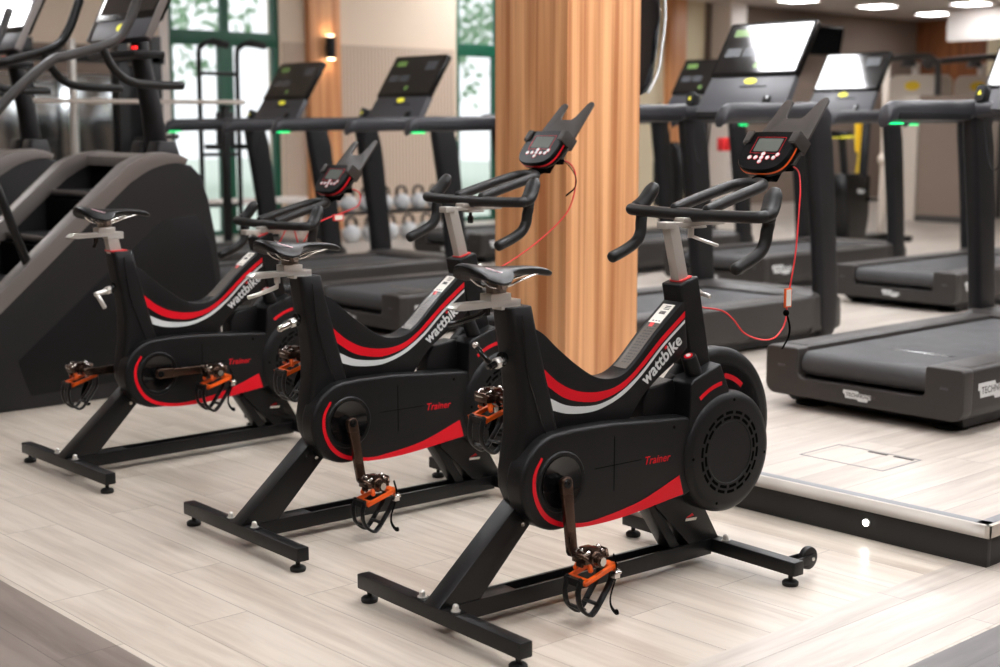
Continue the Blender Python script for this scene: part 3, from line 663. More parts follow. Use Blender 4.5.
    arc.loft([[(cc[0] + r * math.cos(a), yq, cc[1] + r * math.sin(a)) for r, yq in ((.212, -.0882), (.212, -.0892), (.224, -.0892), (.224, -.0882))] for a in [a0 + (a1 - a0) * k / 14 for k in range(15)]])
    obj('arc_stripe', arc, 'red', up)
    KT = Matrix.Translation((.925, -.050, .612)) @ Matrix.Rotation(R(-27), 4, 'Y') @ Matrix.Rotation(R(3), 4, 'X')
    kb = P('resistance_knob', MB().lathe([(.001, .0), (.025, .0), (.0255, .012), (.0235, .062), (.0215, .067), (.001, .068)], (0, 0, 0), 'z', 28).xf(KT), 'plastic')
    obj('knob_cap', MB().lathe([(.001, .067), (.001, .0695), (.0135, .0695), (.0135, .067)], (0, 0, 0), 'z', 28).xf(KT), 'red', kb, label='red ring on the knob')
    obj('knob_cap', MB().cyl((0, 0, .067), (0, 0, .0712), .0075).xf(KT), 'white', kb)
    # --- cranks and pedals
    for s, ang in ((-1, crank_deg), (1, crank_deg + 180)):
        a = R(ang); d = Vector((math.cos(a), 0, math.sin(a))); n = Vector((-d.z, 0, d.x)); c = Vector((.356, 0, .379))
        y0, y1 = (s * .101, s * .119)
        ca = MB(); pts = []
        ck = [(-.018, .0), (-.014, .015), (.0, .020), (.02, .019), (.08, .0165), (.17, .0155), (.200, .0155), (.212, .010), (.216, 0)]
        pl_ = [(u, v) for u, v in ck] + [(u, -v) for u, v in ck[::-1] if v]
        q = [c + d * u + n * v for u, v in pl_]
        ca.loft([[(p.x, y0, p.z) for p in q], [(p.x, y1, p.z) for p in q]])
        co = P('crank_arm', ca, 'crank', bev=.003, seg=3)
        obj('crank_bolt', MB().lathe([(.001, 0), (.004, 0), (.0045, -s * -.003 if s > 0 else -.003), (.0125, -s * -.003 if s > 0 else -.003), (.0135, 0)], (c.x, y1, c.z), 'y', 24), 'gloss', co)
        obj('axle', MB().cyl((c.x, s * .055, c.z), (c.x, y0 + s * .004, c.z), .017), 'gloss', co)
        e = c + d * .200
        make_pedal(co, e.x, s * .112, e.z, s)
    # --- red lead
    def lead(pts, r=.0026, nm='cable'): return P(nm, MB().tube(spline(pts, 8), r, 8), 'cable')
    if cable == 'long':
        L0 = lead([(1.338, -.035, 1.236), (1.350, -.075, 1.215), (1.336, -.098, 1.16), (1.330, -.10, 1.09), (1.320, -.10, .96), (1.296, -.10, .850), (1.286, -.10, .800), (1.282, -.10, .755), (1.265, -.10, .725), (1.225, -.10, .700), (1.165, -.098, .702), (1.10, -.09, .727), (1.055, -.085, .772), (1.02, -.07, .800), (.975, -.03, .810)])
        obj('cable_tag', MB().box(1.272, 1.304, -.103, -.098, .792, .852), 'orange', L0, .001); obj('tag_print', MB().box(1.278, 1.300, -.1042, -.1028, .796, .848), 'paper', L0)
        obj('cable_tie', MB().ball((1.283, -.10, .775), .010).tube(spline([(1.283, -.10, .775), (1.296, -.104, .735), (1.290, -.106, .70), (1.262, -.106, .665)], 5), .0045, 8, flat=(.3, 1.3)), 'black', L0)
        obj('cable_plug', MB().box(1.318, 1.350, -.060, -.022, 1.212, 1.262), 'black', L0, .004)
    elif cable == 'strap':
        L0 = lead([(1.338, -.035, 1.236), (1.372, -.07, 1.214), (1.384, -.085, 1.17), (1.380, -.08, 1.10), (1.36, -.06, 1.03), (1.28, -.03, .95), (1.18, .0, .88), (1.08, .01, .835), (.99, .005, .825), (.965, .0, .83)])
        obj('cable_tie', MB().tube(spline([(1.345, -.05, 1.235), (1.366, -.078, 1.20), (1.384, -.088, 1.16), (1.375, -.088, 1.125), (1.335, -.088, 1.10)], 5), .006, 8, flat=(.3, 1.2)), 'black', L0)
        obj('cable_plug', MB().box(1.318, 1.350, -.060, -.022, 1.212, 1.262), 'black', L0, .004)
    else:
        L0 = lead([(1.338, -.035, 1.236 + hz), (1.372, -.08, 1.215 + hz), (1.355, -.10, 1.165 + hz), (1.30, -.10, 1.140 + hz), (1.20, -.10, 1.115 + hz), (1.12, -.09, 1.08 + hz), (1.07, -.06, 1.00 + hz), (1.03, -.05, .94), (.97, -.03, .84)])
        obj('cable_tag', MB().box(1.215, 1.27, -.104, -.098, 1.098 + hz, 1.126 + hz), 'redplastic', L0, .001); obj('tag_print', MB().box(1.222, 1.263, -.1052, -.1038, 1.102 + hz, 1.122 + hz), 'paper', L0)
        obj('cable_plug', MB().box(1.318, 1.350, -.060, -.022, 1.212 + hz, 1.262 + hz), 'black', L0, .004)
    return t
make_bike('nearest black exercise bike, its red cable hanging in a long loop', (-1.613, .703, 0), -3.1, -83)
make_bike('middle black exercise bike of the row, red trimmed monitor in front of the wooden pillar', (-1.571, 1.747, 0), -2.2, -80, seat_lever='knob', cable='strap', under='knob')
make_bike('farthest black exercise bike, pedals level, lowered handlebar and a red badge on the wheel', (-1.572, 3.017, 0), 0.0, -1, seat_dz=.055, bar_dz=-.150, seat_lever='drop', badge=True, cable='short', under='lever')

# ------------------------------------------------------------------ treadmills
def plate_logo(parent, origin, xdir, zdir, w=.13, nm='maker_plate'):
    """white makers plate with dark lettering, standing on a face"""
    x = Vector(xdir).normalized(); z = Vector(zdir).normalized(); n = x.cross(z)
    mt = Matrix((x, z, n)).transposed().to_4x4(); mt.translation = Vector(origin); h = w * .30
    pg = [(-.5, .5), (.04, .5), (.07, .28), (.5, .28), (.5, -.2), (.40, -.2), (.37, -.5), (.05, -.5), (.02, -.32), (-.42, -.32), (-.44, .1), (-.5, .1)]
    o = obj(nm, MB().prism([(a * w, b * h) for a, b in pg], 0, .0015, 'z').xf(mt), 'white', parent)
    p = mt @ Vector((-.40 * w, -.11 * h, .0016))
    text('plate_lettering', 'TECHNOGYM', w * .165, 'skirting', o, p, x, z, depth=.0003, bold=.0004)
    return o
def make_treadmill(label, loc, stop=True):
    t = thing('treadmill', label, 'treadmill', loc)
    P = lambda *a, **k: obj(*a, **{'parent': t, **k})
    W, L, H0, H1 = .480, 1.93, .055, .264
    def arcp(cx, cy, r, a0, a1, n=5): return [(cx + r * math.cos(R(a0 + (a1 - a0) * k / n)), cy + r * math.sin(R(a0 + (a1 - a0) * k / n))) for k in range(n + 1)]
    outer = arcp(-W + .05, H0 + .05, .05, 270, 180) + arcp(-W + .02, H1 - .02, .02, 180, 90)
    U = outer + arcp(-.32, H1 - .012, .012, 90, 0, 3) + arcp(-.308 + .03, .135 + .03, .03, 180, 270, 4)
    Um = [(-y, z) for y, z in U][::-1]
    P('rear_frame', MB().prism(U + Um, .0, .075, 'x'), 'bodydark', bev=.009, seg=3, ang=60)
    side = outer + [(-.312, H1), (-.312, H0)]
    for s in (1, -1):
        sr = P('side_rail', MB().prism([(-s * y * -1 if s < 0 else -y, z) for y, z in side] if s > 0 else side, .07, 1.66, 'x'), 'bodydark', bev=.004, ang=60)
        P('foot_strip', MB().box(.10, 1.5, s * .33 if s > 0 else -.45, s * .45 if s > 0 else -.33, H1 - .001, H1 + .002), 'bodydark', bev=.001)
        for x in (.16, 1.70): obj('levelling_foot', MB().lathe([(.001, 0), (.07, 0), (.075, .008), (.05, .022), (.03, .05), (.001, .06)], (x, s * .34, 0)), 'foot', sr)
        obj('rear_marker', MB().box(-.002, .002, s * .395 - .018, s * .395 + .018, .178, .188), 'consoleplate', sr, .001)
    P('front_hood', MB().loft([[(x, y, z) for y, z in rrect(2 * (W - dy), z1 - H0, .03, 4, 0, (z1 + H0) / 2)] for x, z1, dy in ((1.63, H1 - .004, 0), (1.68, H1 + .018, 0), (1.86, H1 + .020, .0), (1.92, H1 - .02, .015), (1.95, H1 - .08, .03))]), 'bodydark')
    P('undercarriage', MB().hexa([(.12, -.42, .012), (1.86, -.42, .012), (1.86, .42, .012), (.12, .42, .012)], [(.05, -.45, H0 + .03), (1.90, -.45, H0 + .03), (1.90, .45, H0 + .03), (.05, .45, H0 + .03)]), 'dark', bev=.006)
    bp_ = [(.068 + .052 * math.cos(R(a)), .196 + .052 * math.sin(R(a))) for a in range(90, 271, 15)] + [(1.70, .144), (1.70, .248)]
    bt = P('running_belt', MB().prism(bp_, -.305, .300), 'belt', smooth=True)
    text('belt_lettering', 'TECHNOGYM', .05, 'icongrey', bt, (.36, .10, .2484), (0, -1, 0), (1, 0, 0), depth=.0003, bold=.001)
    plate_logo(t, (-.0015, .005, .098), (0, -1, 0), (0, 0, 1), .135); plate_logo(t, (.23, -W - .001, .165), (1, 0, 0), (0, 0, 1), .24)
    for s in (1, -1):
        y = s * .452
        # upright, leaning, with a round heel at the foot
        secs = []
        for x, z, wd, th, tl in ((1.80, .030, .09, .040, 0), (1.795, .045, .13, .060, 0), (1.79, .10, .175, .074, 0), (1.785, .25, .185, .076, 0), (1.75, .60, .190, .076, 0), (1.71, .90, .205, .078, 0), (1.68, 1.10, .215, .078, 0), (1.65, 1.235, .20, .074, 0), (1.63, 1.275, .16, .07, 0)):
            secs.append([(px_, py_, z) for px_, py_ in rrect(wd, th, th * .45, 4, x, y)])
        P('upright', MB().loft(secs), 'dark')
        # handlebar
        hs_ = []
        for x, zc, hh_, th in ((.805, 1.217, 0.038, .05), (.812, 1.234, 0.063, .066), (.83, 1.256, 0.092, .074), (.88, 1.270, 0.102, .078), (1.1, 1.275, 0.102, .08), (1.45, 1.279, 0.100, .08), (1.60, 1.284, 0.102, .08), (1.70, 1.274, 0.106, .078), (1.745, 1.242, 0.108, .07)):
            hs_.append([(x, py_, pz_) for py_, pz_ in rrect(th, hh_, min(th, hh_) * .46, 4, y * (1 - .0 * x), zc)])
        hb2 = P('handlebar', MB().loft(hs_), 'rail')
        if s > 0: obj('inner_recess', MB().box(.88, 1.52, y - .042, y - .030, 1.234, 1.268), 'dark', hb2, .004)
        if s > 0: obj('light_bar', MB().box(.825, .935, y - .030, y + .030, 1.212, 1.220), 'greenled', hb2, .002)
    P('crossbar', MB().loft([[(x, y, z) for x, z in rrect(.10, .085, .035, 4, 1.60 + .03 * (1 - abs(y) / .45), 1.282)] for y in (-.45, -.3, .3, .45)]), 'rail')
    # console
    ex = Vector((.28, 0, .44)).normalized(); ny = Vector((0, -1, 0)); nz = Vector((-ex.z, 0, ex.x))
    mt = Matrix((ny, ex, nz)).transposed().to_4x4(); mt.translation = Vector((1.525, 0, 1.295))
    co = P('console', MB().prism([(-.315, -.01), (.315, -.01), (.300, .235), (-.300, .235)], -.05, -.004, 'z').xf(mt), 'consoleplate', bev=.004)
    obj('reading_slot', MB().box(-.06, .13, .155, .162, -.004, -.002).xf(mt), 'black', co)
    obj('start_button', MB().cyl((0, 0, 0), (0, 0, .004), .020, n=24).xf(mt @ Matrix.Translation((-.0, .195, -.004)) @ Matrix.Diagonal((2.2, 1, 1, 1))), 'yellow', co)
    obj('socket', MB().box(.16, .20, .03, .085, -.004, .018).xf(mt), 'gloss', co, .006)
    mo = obj('monitor', MB().prism(rrect(.620, .370, .016, 3, 0, .412), -.035, .004, 'z').xf(mt), 'gloss', co, .003)
    sc_ = obj('screen', MB().prism(rrect(.585, .325, .004, 2, 0, .414), .004, .0055, 'z').xf(mt), 'glass', co)
    ic = MB().box(-.25, -.13, .50, .55, .0055, .0058)
    obj('screen_icon', ic.xf(mt), 'icon', sc_)
    obj('screen_icon', MB().box(-.26, -.15, .36, .42, .0055, .0058).xf(mt), 'icongrey', sc_); obj('screen_icon', MB().box(-.13, -.02, .36, .42, .0055, .0058).xf(mt), 'icongrey', sc_)
    obj('screen_icon', MB().box(.11, .24, .46, .54, .0055, .0058).xf(mt), 'icongrey', sc_); obj('screen_icon', MB().cyl((.0, .30, .0055), (.0, .30, .0058), .022).xf(mt), 'icon', sc_)
    if stop:
        cs = obj('stop_clip', MB().prism(rrect(.05, .085, .018, 4), -.03, .03, 'x').xf(Matrix.Translation((1.60, .40, 1.358)) @ Matrix.Rotation(R(18), 4, 'Y')), 'dark', t, .004)
        obj('warning_mark', MB().prism([(-.012, -.010), (.012, -.010), (0, .014)], -.0312, -.030, 'x').xf(Matrix.Translation((1.60, .40, 1.358)) @ Matrix.Rotation(R(18), 4, 'Y')), 'yellow', cs)
        P('stop_cable', MB().tube(spline([(1.60, .39, 1.33), (1.57, .36, 1.20), (1.55, .33, 1.07), (1.55, .29, .99), (1.56, .25, 1.07), (1.58, .24, 1.23)], 6), .003, 6), 'dark')
    return t
TM = [
    (1.08, 1.20, 'nearest treadmill at the right edge, its grey deck standing behind the step'),
    (1.08, 3.08, 'treadmill just right of the wooden pillar with a large bright reflection on its screen'),
    (1.05, 4.73, 'treadmill just left of the wooden pillar, its deck end visible behind the middle bike'),
    (1.05, 6.29, 'treadmill with the tilted black screen against the ribbed wall panel'),
    (1.05, 7.86, 'leftmost treadmill, its screen in front of the green framed window'),
    (4.45, 3.20, 'second-row treadmill with a maker plate on its deck, behind the nearest treadmill'),
    (4.45, 4.76, 'second-row treadmill whose screen stands in front of the taupe wall and television'),
    (4.45, 6.32, 'second-row treadmill with a small screen showing just right of the pillar'),
    (4.45, 7.88, 'second-row treadmill whose dark deck shows under the middle bike handlebar'),
]
proto = None
for x, y, lb in TM:
    if proto is None: o = proto = make_treadmill(lb, (x, y, PZ))
    else:
        o = copy_tree(proto); o.location = (x, y, PZ); o['label'] = lb
    o.scale = (1, 1, .967 if x < 2 and y > 4 else 1.012)
    o['group'] = 'treadmills in two rows'

# ------------------------------------------------------------------ stair climbers
def make_climber(label, loc):
    t = thing('stair_climber', label, 'stair climber', loc)       # local frame: right face at y=-.4
    P = lambda *a, **k: obj(*a, **{'parent': t, **k})
    dx = .95
    sil = [(-1.80, .0), (-.09, .0), (-.035, .18), (-.015, .46), (-.025, .62), (-.05, .80), (-.085, .98), (-.125, 1.10), (-.18, 1.155), (-.38, 1.195), (-.50, 1.17), (-.62, 1.085), (-1.22, .565), (-1.80, .075)]
    sil = [(a + dx, b) for a, b in sil]
    for s in (-1, 1):
        sp_ = P('side_panel', MB().prism(sil, s * .40, s * .33), 'climber', bev=.012, seg=3)
        pp = [(-1.15, .24), (-.36, .88), (-.16, .90), (-.09, .76), (-.05, .50), (-.07, .10), (-1.09, .065)]
        obj('inset_panel', MB().prism([(a + dx, b) for a, b in pp], s * .4, s * .404), 'climberpanel', sp_, .003)
        # metallic strip following the slope
        A = [(-1.80, .07), (-1.22, .565), (-.62, 1.085), (-.53, 1.155), (-.44, 1.192), (-.34, 1.206), (-.26, 1.200), (-.20, 1.175)]
        B = [(-1.80, .005), (-1.22, .480), (-.60, 1.015), (-.50, 1.09), (-.42, 1.135), (-.34, 1.160), (-.27, 1.168), (-.215, 1.160)]
        P('edge_strip', MB().loft([[(p[0] + dx, s * .406, p[1] + .012), (p[0] + dx, s * .305, p[1] + .018), (q[0] + dx, s * .305, q[1]), (q[0] + dx, s * .406, q[1])] for p, q in zip(sp2(A, 3), sp2(B, 3))]), 'strip', bev=.004)
    P('top_cap', MB().loft([[(x + dx, y, z) for y, z in ((-.31, z0), (-.31, z0 - .05), (.31, z0 - .05), (.31, z0))] for x, z0 in ((-.41, 1.195), (-.38, 1.208), (-.34, 1.216), (-.24, 1.200), (-.14, 1.14), (-.09, .95))]), 'strip', bev=.004)
    P('front_cover', MB().loft([[(x + dx, y, z) for y, z in ((-.34, z0), (-.34, z1), (.34, z1), (.34, z0))] for x, z0, z1 in ((-.37, .02, 1.12), (-.2, .02, 1.10), (-.10, .02, .94), (-.03, .02, .60), (-.05, .02, .3))]), 'climberpanel')
    P('stair_core', MB().prism([(-1.80 + dx, .02), (-.38 + dx, .02), (-.38 + dx, .88), (-.50 + dx, .84), (-1.75 + dx, .04)], -.33, .33), 'black')
    for k in range(5):
        x0 = -1.66 + k * .26 + dx; z0 = .16 + k * .215
        st = P('step', MB().box(x0, x0 + .23, -.30, .30, z0 - .03, z0), 'climber', bev=.004)
        obj('step_edge', MB().box(x0 - .003, x0 + .012, -.295, .295, z0 - .012, z0 + .003), 'strip', st)
        obj('riser', MB().box(x0 + .225, x0 + .245, -.29, .29, z0 - .01, z0 + .175), 'black', st)
    # mast and boots
    for y in (-.09, .09): P('mast_boot', MB().loft([[(a + dx, b + y, 1.18) for a, b in rrect(.16, .14, .02)], [(a + dx, b + y, 1.285) for a, b in rrect(.11, .11, .02)]]).xf(Matrix.Translation((-.17, 0, -.01))), 'climber', bev=.006)
    P('mast', MB().tube([(-.15 + dx, 0, 1.20), (-.18 + dx, 0, 1.45), (-.23 + dx, 0, 1.70), (-.24 + dx, 0, 1.88)], [.062, .056, .050, .045], 16), 'dark')
    P('cup_shelf', MB().box(-.42 + dx, -.24 + dx, -.28, .24, 1.70, 1.735), 'dark', bev=.012)
    ex = Vector((.20, 0, .40)).normalized(); ny = Vector((0, -1, 0)); nz = Vector((-ex.z, 0, ex.x))
    mt = Matrix((ny, ex, nz)).transposed().to_4x4(); mt.translation = Vector((-.36 + dx, 0, 1.82))
    co = P('console', MB().prism([(-.29, -.02), (.29, -.02), (.30, .10), (-.30, .10)], -.05, .0, 'z').xf(mt), 'consoleplate', bev=.004)
    obj('monitor', MB().prism(rrect(.64, .44, .016, 3, 0, .31), -.05, .004, 'z').xf(mt), 'gloss', co, .003)
    obj('screen', MB().prism(rrect(.58, .38, .004, 2, 0, .32), .004, .0055, 'z').xf(mt), 'glass', co)
    obj('start_button', MB().cyl((0, 0, 0), (0, 0, .004), .022).xf(mt @ Matrix.Translation((0, .045, 0)) @ Matrix.Diagonal((1.8, 1, 1, 1))), 'yellow', co)
    obj('side_trim', MB().box(-.328, -.318, -.02, .5, -.03, .006).xf(mt), 'strip', co); obj('side_trim', MB().box(.318, .328, -.02, .5, -.03, .006).xf(mt), 'strip', co)
    for s in (-1, 1):
        y = s * .33
        P('handrail', MB().tube(spline([(-1.42 + dx, y, 1.14), (-1.13 + dx, y, 1.46), (-.90 + dx, y, 1.655), (-.80 + dx, y, 1.69), (-.56 + dx, y, 1.765), (-.47 + dx, y, 1.86), (-.40 + dx, y, 2.02)], 6), .024, 12), 'greypaint' if s < 0 else 'paint')  # right rail's highlight is put into its lighter paint colour
        P('grip_loop', MB().tube(spline([(-.62 + dx, y, 1.745), (-.56 + dx, y, 1.64), (-.47 + dx, y, 1.575), (-.32 + dx, y, 1.56), (-.18 + dx, y, 1.56)], 6), .022, 12), 'rubber')
        P('rail_post', MB().tube([(-1.30 + dx, y, 1.26), (-1.18 + dx, y - s * -.0, 1.06), (-1.06 + dx, y + s * .03, .69)], .022, 12), 'paint')
    P('heart_light', MB().box(-.452 + dx, -.44 + dx, -.36, -.32, 1.735, 1.75), 'redled')
    return t
make_climber('large dark stair climber with bronze grey edge strips, behind the farthest bike', (-.95, 4.80, 0))
c2 = make_climber('second stair climber at the far left edge, mostly hidden behind the larger one', (-.95, 6.35, 0))

# ------------------------------------------------------------------ things around the room
# dispenser / curved glossy unit hanging beside the pillar
dp = thing('wall_dispenser', 'glossy black rounded unit with a pale rim on the right side of the pillar', 'dispenser', (.75, 2.20, 1.49))
ds = []
for z, d in ((.0, .09), (.015, .13), (.06, .165), (.20, .195), (.34, .215), (.46, .205), (.56, .16), (.62, .10)):
    ds.append([(x, y, z) for x, y in rrect(d, .26, min(.03, d * .4), 4, d / 2, .14)])
obj('shell', MB().loft(ds), 'glass', dp)
obj('rim', MB().tube(spline([(.115, .006, .01), (.178, .004, .10), (.202, .003, .22), (.219, .002, .34), (.208, .003, .46), (.16, .004, .57)], 4), .0065, 8), 'white', dp)
obj('hose', MB().cyl((.03, .06, -.12), (.03, .06, .01), .012), 'machinegrey', dp)

# wall lamp
wl = thing('wall_lamp', 'black cylinder wall lamp glowing on the orange wood strip between the windows', 'lamp', (6.00, YW - .13, 2.14))
obj('lamp_body', MB().cyl((0, -.07, 0), (0, -.07, .26), .055).box(-.02, .02, -.05, .012, .10, .16), 'paint', wl)
obj('lamp_glow', MB().cyl((0, -.07, -.006), (0, -.07, .001), .045), 'lampwhite', wl)
obj('lamp_glow', MB().cyl((0, -.07, .259), (0, -.07, .266), .045), 'lampwhite', wl)
# television
tv = thing('television', 'black television on a bracket high on the taupe wall', 'television', (15.2, 11.6, 2.48), 0)
obj('housing', MB().box(-.68, .68, -.03, .03, 0, .46 * 1.0).xf(Matrix.Rotation(R(8), 4, 'X')), 'gloss', tv, .006)
obj('screen', MB().box(-.66, .66, -.034, -.030, .02, .44).xf(Matrix.Rotation(R(8), 4, 'X')), 'black', tv)
obj('wall_bracket', MB().box(-.1, .1, (.02), .399, .15, .30), 'paint', tv)

# kettlebell rack with kettlebells
kr = thing('kettlebell_rack', 'low black rack against the ribbed wall', 'rack', (5.85, 10.6, 0))
obj('shelf', MB().box(-.95, 1.1, -.16, .14, .40, .43), 'paint', kr, .004)
for x in (-.9, .95): obj('upright', MB().box(x, x + .05, -.12, .12, PZ - .002, .405), 'paint', kr, .004)
def kettle(loc, label, group):
    k = thing('kettlebell', label, 'kettlebell', loc, 0, group)
    obj('bell', MB().lathe([(.001, 0), (.055, 0), (.085, .03), (.10, .075), (.095, .12), (.065, .16), (.03, .175), (.001, .178)]), 'kettle', k)
    obj('handle', MB().tube(spline([(-.058, 0, .145), (-.065, 0, .20), (-.045, 0, .245), (0, 0, .255), (.045, 0, .245), (.065, 0, .20), (.058, 0, .145)], 5), .015, 10), 'paint', k)
    return k
k0 = kettle((5.10, 10.6, .4302), 'silver grey kettlebell with a black handle on the top shelf of the low rack', 'kettlebells on the top shelf')
for i in range(1, 8):
    c = copy_tree(k0); c.location = (5.10 + i * .245, 10.6, .4302)
for i in range(6):
    c = copy_tree(k0); c.location = (5.12 + i * .26, 10.25, PZ); c['label'] = 'silver grey kettlebell with a black handle on the floor in front of the low rack'; c['group'] = 'kettlebells on the floor'

# pull-up tower in front of the green window
pt_ = thing('pull_up_tower', 'tall dark pull-up tower with curved handles in front of the green framed window', 'exercise frame', (3.42, 10.0, PZ))
for x in (-.24, .18):
    u = obj('frame_tube', MB().tube(spline([(x, 0, 0), (x, 0, 1.0), (x, 0, 1.86), (x + .02, -.02, 1.97), (x + .10, -.05, 2.02), (x + .22, -.08, 2.0)], 4), .024, 10), 'paint', pt_)
    obj('pull_grip', MB().tube([(x + .12, -.05, 2.02), (x + .26, -.09, 1.99)], .034, 10), 'rubber', u)
    obj('foot_bar', MB().box(x - .03, x + .03, -.45, .45, 0, .06), 'paint', pt_, .005)
for z in (.46, .95, 1.72): obj('cross_tube', MB().tube([(-.24, 0, z), (.18, 0, z)], .018, 8), 'paint', pt_)
obj('back_pad', MB().box(-.10, .08, -.10, -.03, 1.02, 1.36), 'climber', pt_, .02)
for a in (-.22, .08): obj('arm_pad', MB().box(a, a + .12, -.30, -.02, 1.00, 1.05), 'climber', pt_, .01)
# white low sill in front of window
lb_ = thing('low_bench', 'long white low bench under the green framed window', 'bench', (4.7, 11.6, 0))
obj('bench_top', MB().box(-.75, .70, -.15, .15, .50, .56), 'wallwhite', lb_, .004)
for x in (-.70, .60): obj('bench_leg', MB().box(x, x + .05, -.12, .12, PZ - .01, .50), 'wallwhite', lb_, .004)
# cable machine / squat rack on the left
rk = thing('cable_machine', 'tall black cable machine with a pale column and weight stack behind the stair climbers', 'strength machine', (1.5, 9.4, PZ))
for x in (-.36, .50, .82):
    obj('column', MB().box(x, x + .10, -.06, .06, 0, 2.0 if x > .4 else 1.95), 'paint', rk, .006)
obj('pale_column', MB().cyl((.08, -.05, 0), (.08, -.05, 1.95), .035, n=16), 'silver', rk)
obj('top_beam', MB().box(-.40, .95, -.06, .06, 1.76, 1.86), 'paint', rk, .006)
obj('back_panel', MB().box(.48, .80, .02, .05, .0, 1.75), 'climberpanel', rk, .003)
wsb = MB()
for k in range(14): wsb.box(.18, .34, -.10, .06, .18 + k * .055, .228 + k * .055)
obj('weight_stack', wsb, 'machinegrey', rk, .003)
hp_ = obj('hole_strip', MB().box(.72, .77, -.063, -.058, .2, 1.75), 'plinth', rk)
for k in range(16): obj('hole_ring', MB().lathe([(.020, -.004), (.030, -.004), (.030, .004), (.020, .004)], (.745, -.066, .25 + k * .095), 'y', 16), 'silver', hp_)
obj('lever_handle', MB().tube([(.62, -.10, 1.10), (.80, -.12, 1.12), (1.02, -.12, 1.13)], .022, 10), 'rubber', rk)
ssf = thing('storage_shelf', 'small dark shelf unit carrying the red ball beside the cable machine', 'shelf', (2.05, 8.75, PZ))
obj('top_board', MB().box(-.25, .30, -.15, .15, .57, .60), 'paint', ssf, .004)
for x in (-.24, .26): obj('side_board', MB().box(x, x + .03, -.14, .14, 0, .571), 'paint', ssf, .003)
bb = tag(obj('barbell', MB().tube([(1.05, 9.10, 1.56), (3.1, 9.10, 1.57)], .019, 12).tube([(1.6, 9.10, 1.562), (1.75, 9.10, 1.562)], .026, 12), 'machinegrey'), 'long silver barbell racked horizontally behind the stair climbers', 'barbell')
bk = thing('barbell_stand', 'black upright stand carrying the long silver barbell', 'rack', (2.9, 9.1, PZ))
obj('post', MB().box(-.03, .03, -.03, .03, 0, 1.40), 'paint', bk, .004); obj('hook', MB().box(-.03, .03, -.06, .05, 1.375, 1.402), 'paint', bk, .003); obj('foot', MB().box(-.2, .2, -.25, .25, 0, .04), 'paint', bk, .004)
rb = tag(obj('medicine_ball', MB().ball((0, 0, 0), .10, 14), 'redcloth'), 'small red ball on the dark shelf unit behind the stair climbers', 'ball'); rb.location = (1.92, 8.75, PZ + .70)
rb2 = tag(obj('foam_roller', MB().cyl((0, 0, 0), (0, 0, .30), .07), 'wallwhite', bev=.01), 'white upright roller on the dark shelf unit beside the red ball', 'roller'); rb2.location = (2.17, 8.75, PZ + .60)
mr = thing('wall_mirror', 'large mirror on the wall behind the strength machines at the left', 'mirror', (1.3, YW - .05, 0))
obj('mirror_glass', MB().box(-2.5, 2.3, 0, .01, .4, 1.88), mat('mirror', (214, 220, 222), .03, 1.), mr); obj('mirror_frame', MB().box(-2.54, -2.5, -.005, .02, .36, 1.9).box(2.3, 2.34, -.005, .02, .36, 1.9).box(-2.54, 2.34, -.005, .02, .36, .40), 'skirting', mr)

# upright bike and machines on the right
ub = thing('upright_bike', 'black upright exercise bike with a yellow edged saddle near the taupe wall', 'exercise bike', (8.6, 6.38, PZ), 8)
sh = [[(x, y, z) for x, y in rrect(l, w_, .06, 4, cx_, 0)] for z, l, w_, cx_ in ((.03, .46, .16, .06), (.30, .52, .22, .03), (.52, .58, .24, -.02), (.66, .54, .22, -.04), (.74, .38, .16, -.08))]
obj('shell', MB().loft(sh), 'paint', ub); obj('base_bar', MB().box(-.35, .95, -.05, .05, .02, .08).box(.85, .93, -.3, .3, .0, .06).box(-.35, -.27, -.3, .3, .0, .06), 'paint', ub, .01)
sm_ = obj('saddle', MB().loft([[(x, y, z) for y, z in rrect(w_, .06, .028, 4, 0, 1.145)] for x, w_ in ((-.36, .14), (-.32, .24), (-.20, .24), (-.05, .12), (.02, .06)) for z in (0,)]), 'paint', ub)
obj('saddle_edge', MB().loft([[(x, y, z) for y, z in rrect(w_, .025, .012, 3, 0, 1.115)] for x, w_ in ((-.35, .15), (-.31, .245), (-.20, .245), (-.05, .125), (.015, .06))]), 'yellow', sm_)
obj('seat_post', MB().tube([(-.20, 0, 1.12), (-.10, 0, .70)], .04, 12), 'dark', ub)
obj('front_post', MB().tube([(.30, 0, .6), (.36, 0, 1.25)], .045, 12), 'dark', ub); obj('handlebar', MB().tube([(.30, -.25, 1.30), (.40, -.1, 1.28), (.40, .1, 1.28), (.30, .25, 1.30)], .018, 10), 'rubber', ub)
obj('crank', MB().box(.10, .13, -.17, -.15, .48, .72).box(.06, .17, -.25, -.16, .46, .49), 'gloss', ub, .004)
plate_logo(ub, (.02, -.125, .56), (1, 0, 0), (0, 0, 1), .16)
sb_ = thing('strap_stand', 'pale post with bright yellow training straps hanging beside the upright bike', 'exercise frame', (9.85, 6.80, PZ))
obj('post', MB().tube([(.0, 0, .0), (.02, 0, 1.0), (.0, 0, 2.0)], .04, 12), 'machinegrey', sb_); obj('post_joint', MB().ball((.01, -.01, .86), .075, 10), 'machinegrey', sb_); obj('foot', MB().box(-.15, .15, -.15, .15, 0, .04), 'paint', sb_, .006)
obj('strap', MB().tube([(-.05, .30, 1.62), (-.06, .26, .95)], .045, 8, flat=(.3, 1.6)), 'yellowstrap', sb_); obj('strap', MB().tube([(-.03, .18, 1.62), (-.08, .30, .55)], .042, 8, flat=(.3, 1.6)), 'yellowstrap', sb_); obj('strap_bar', MB().tube([(-.05, .36, 1.60), (0, -.02, 1.70)], .02, 8), 'machinegrey', sb_)

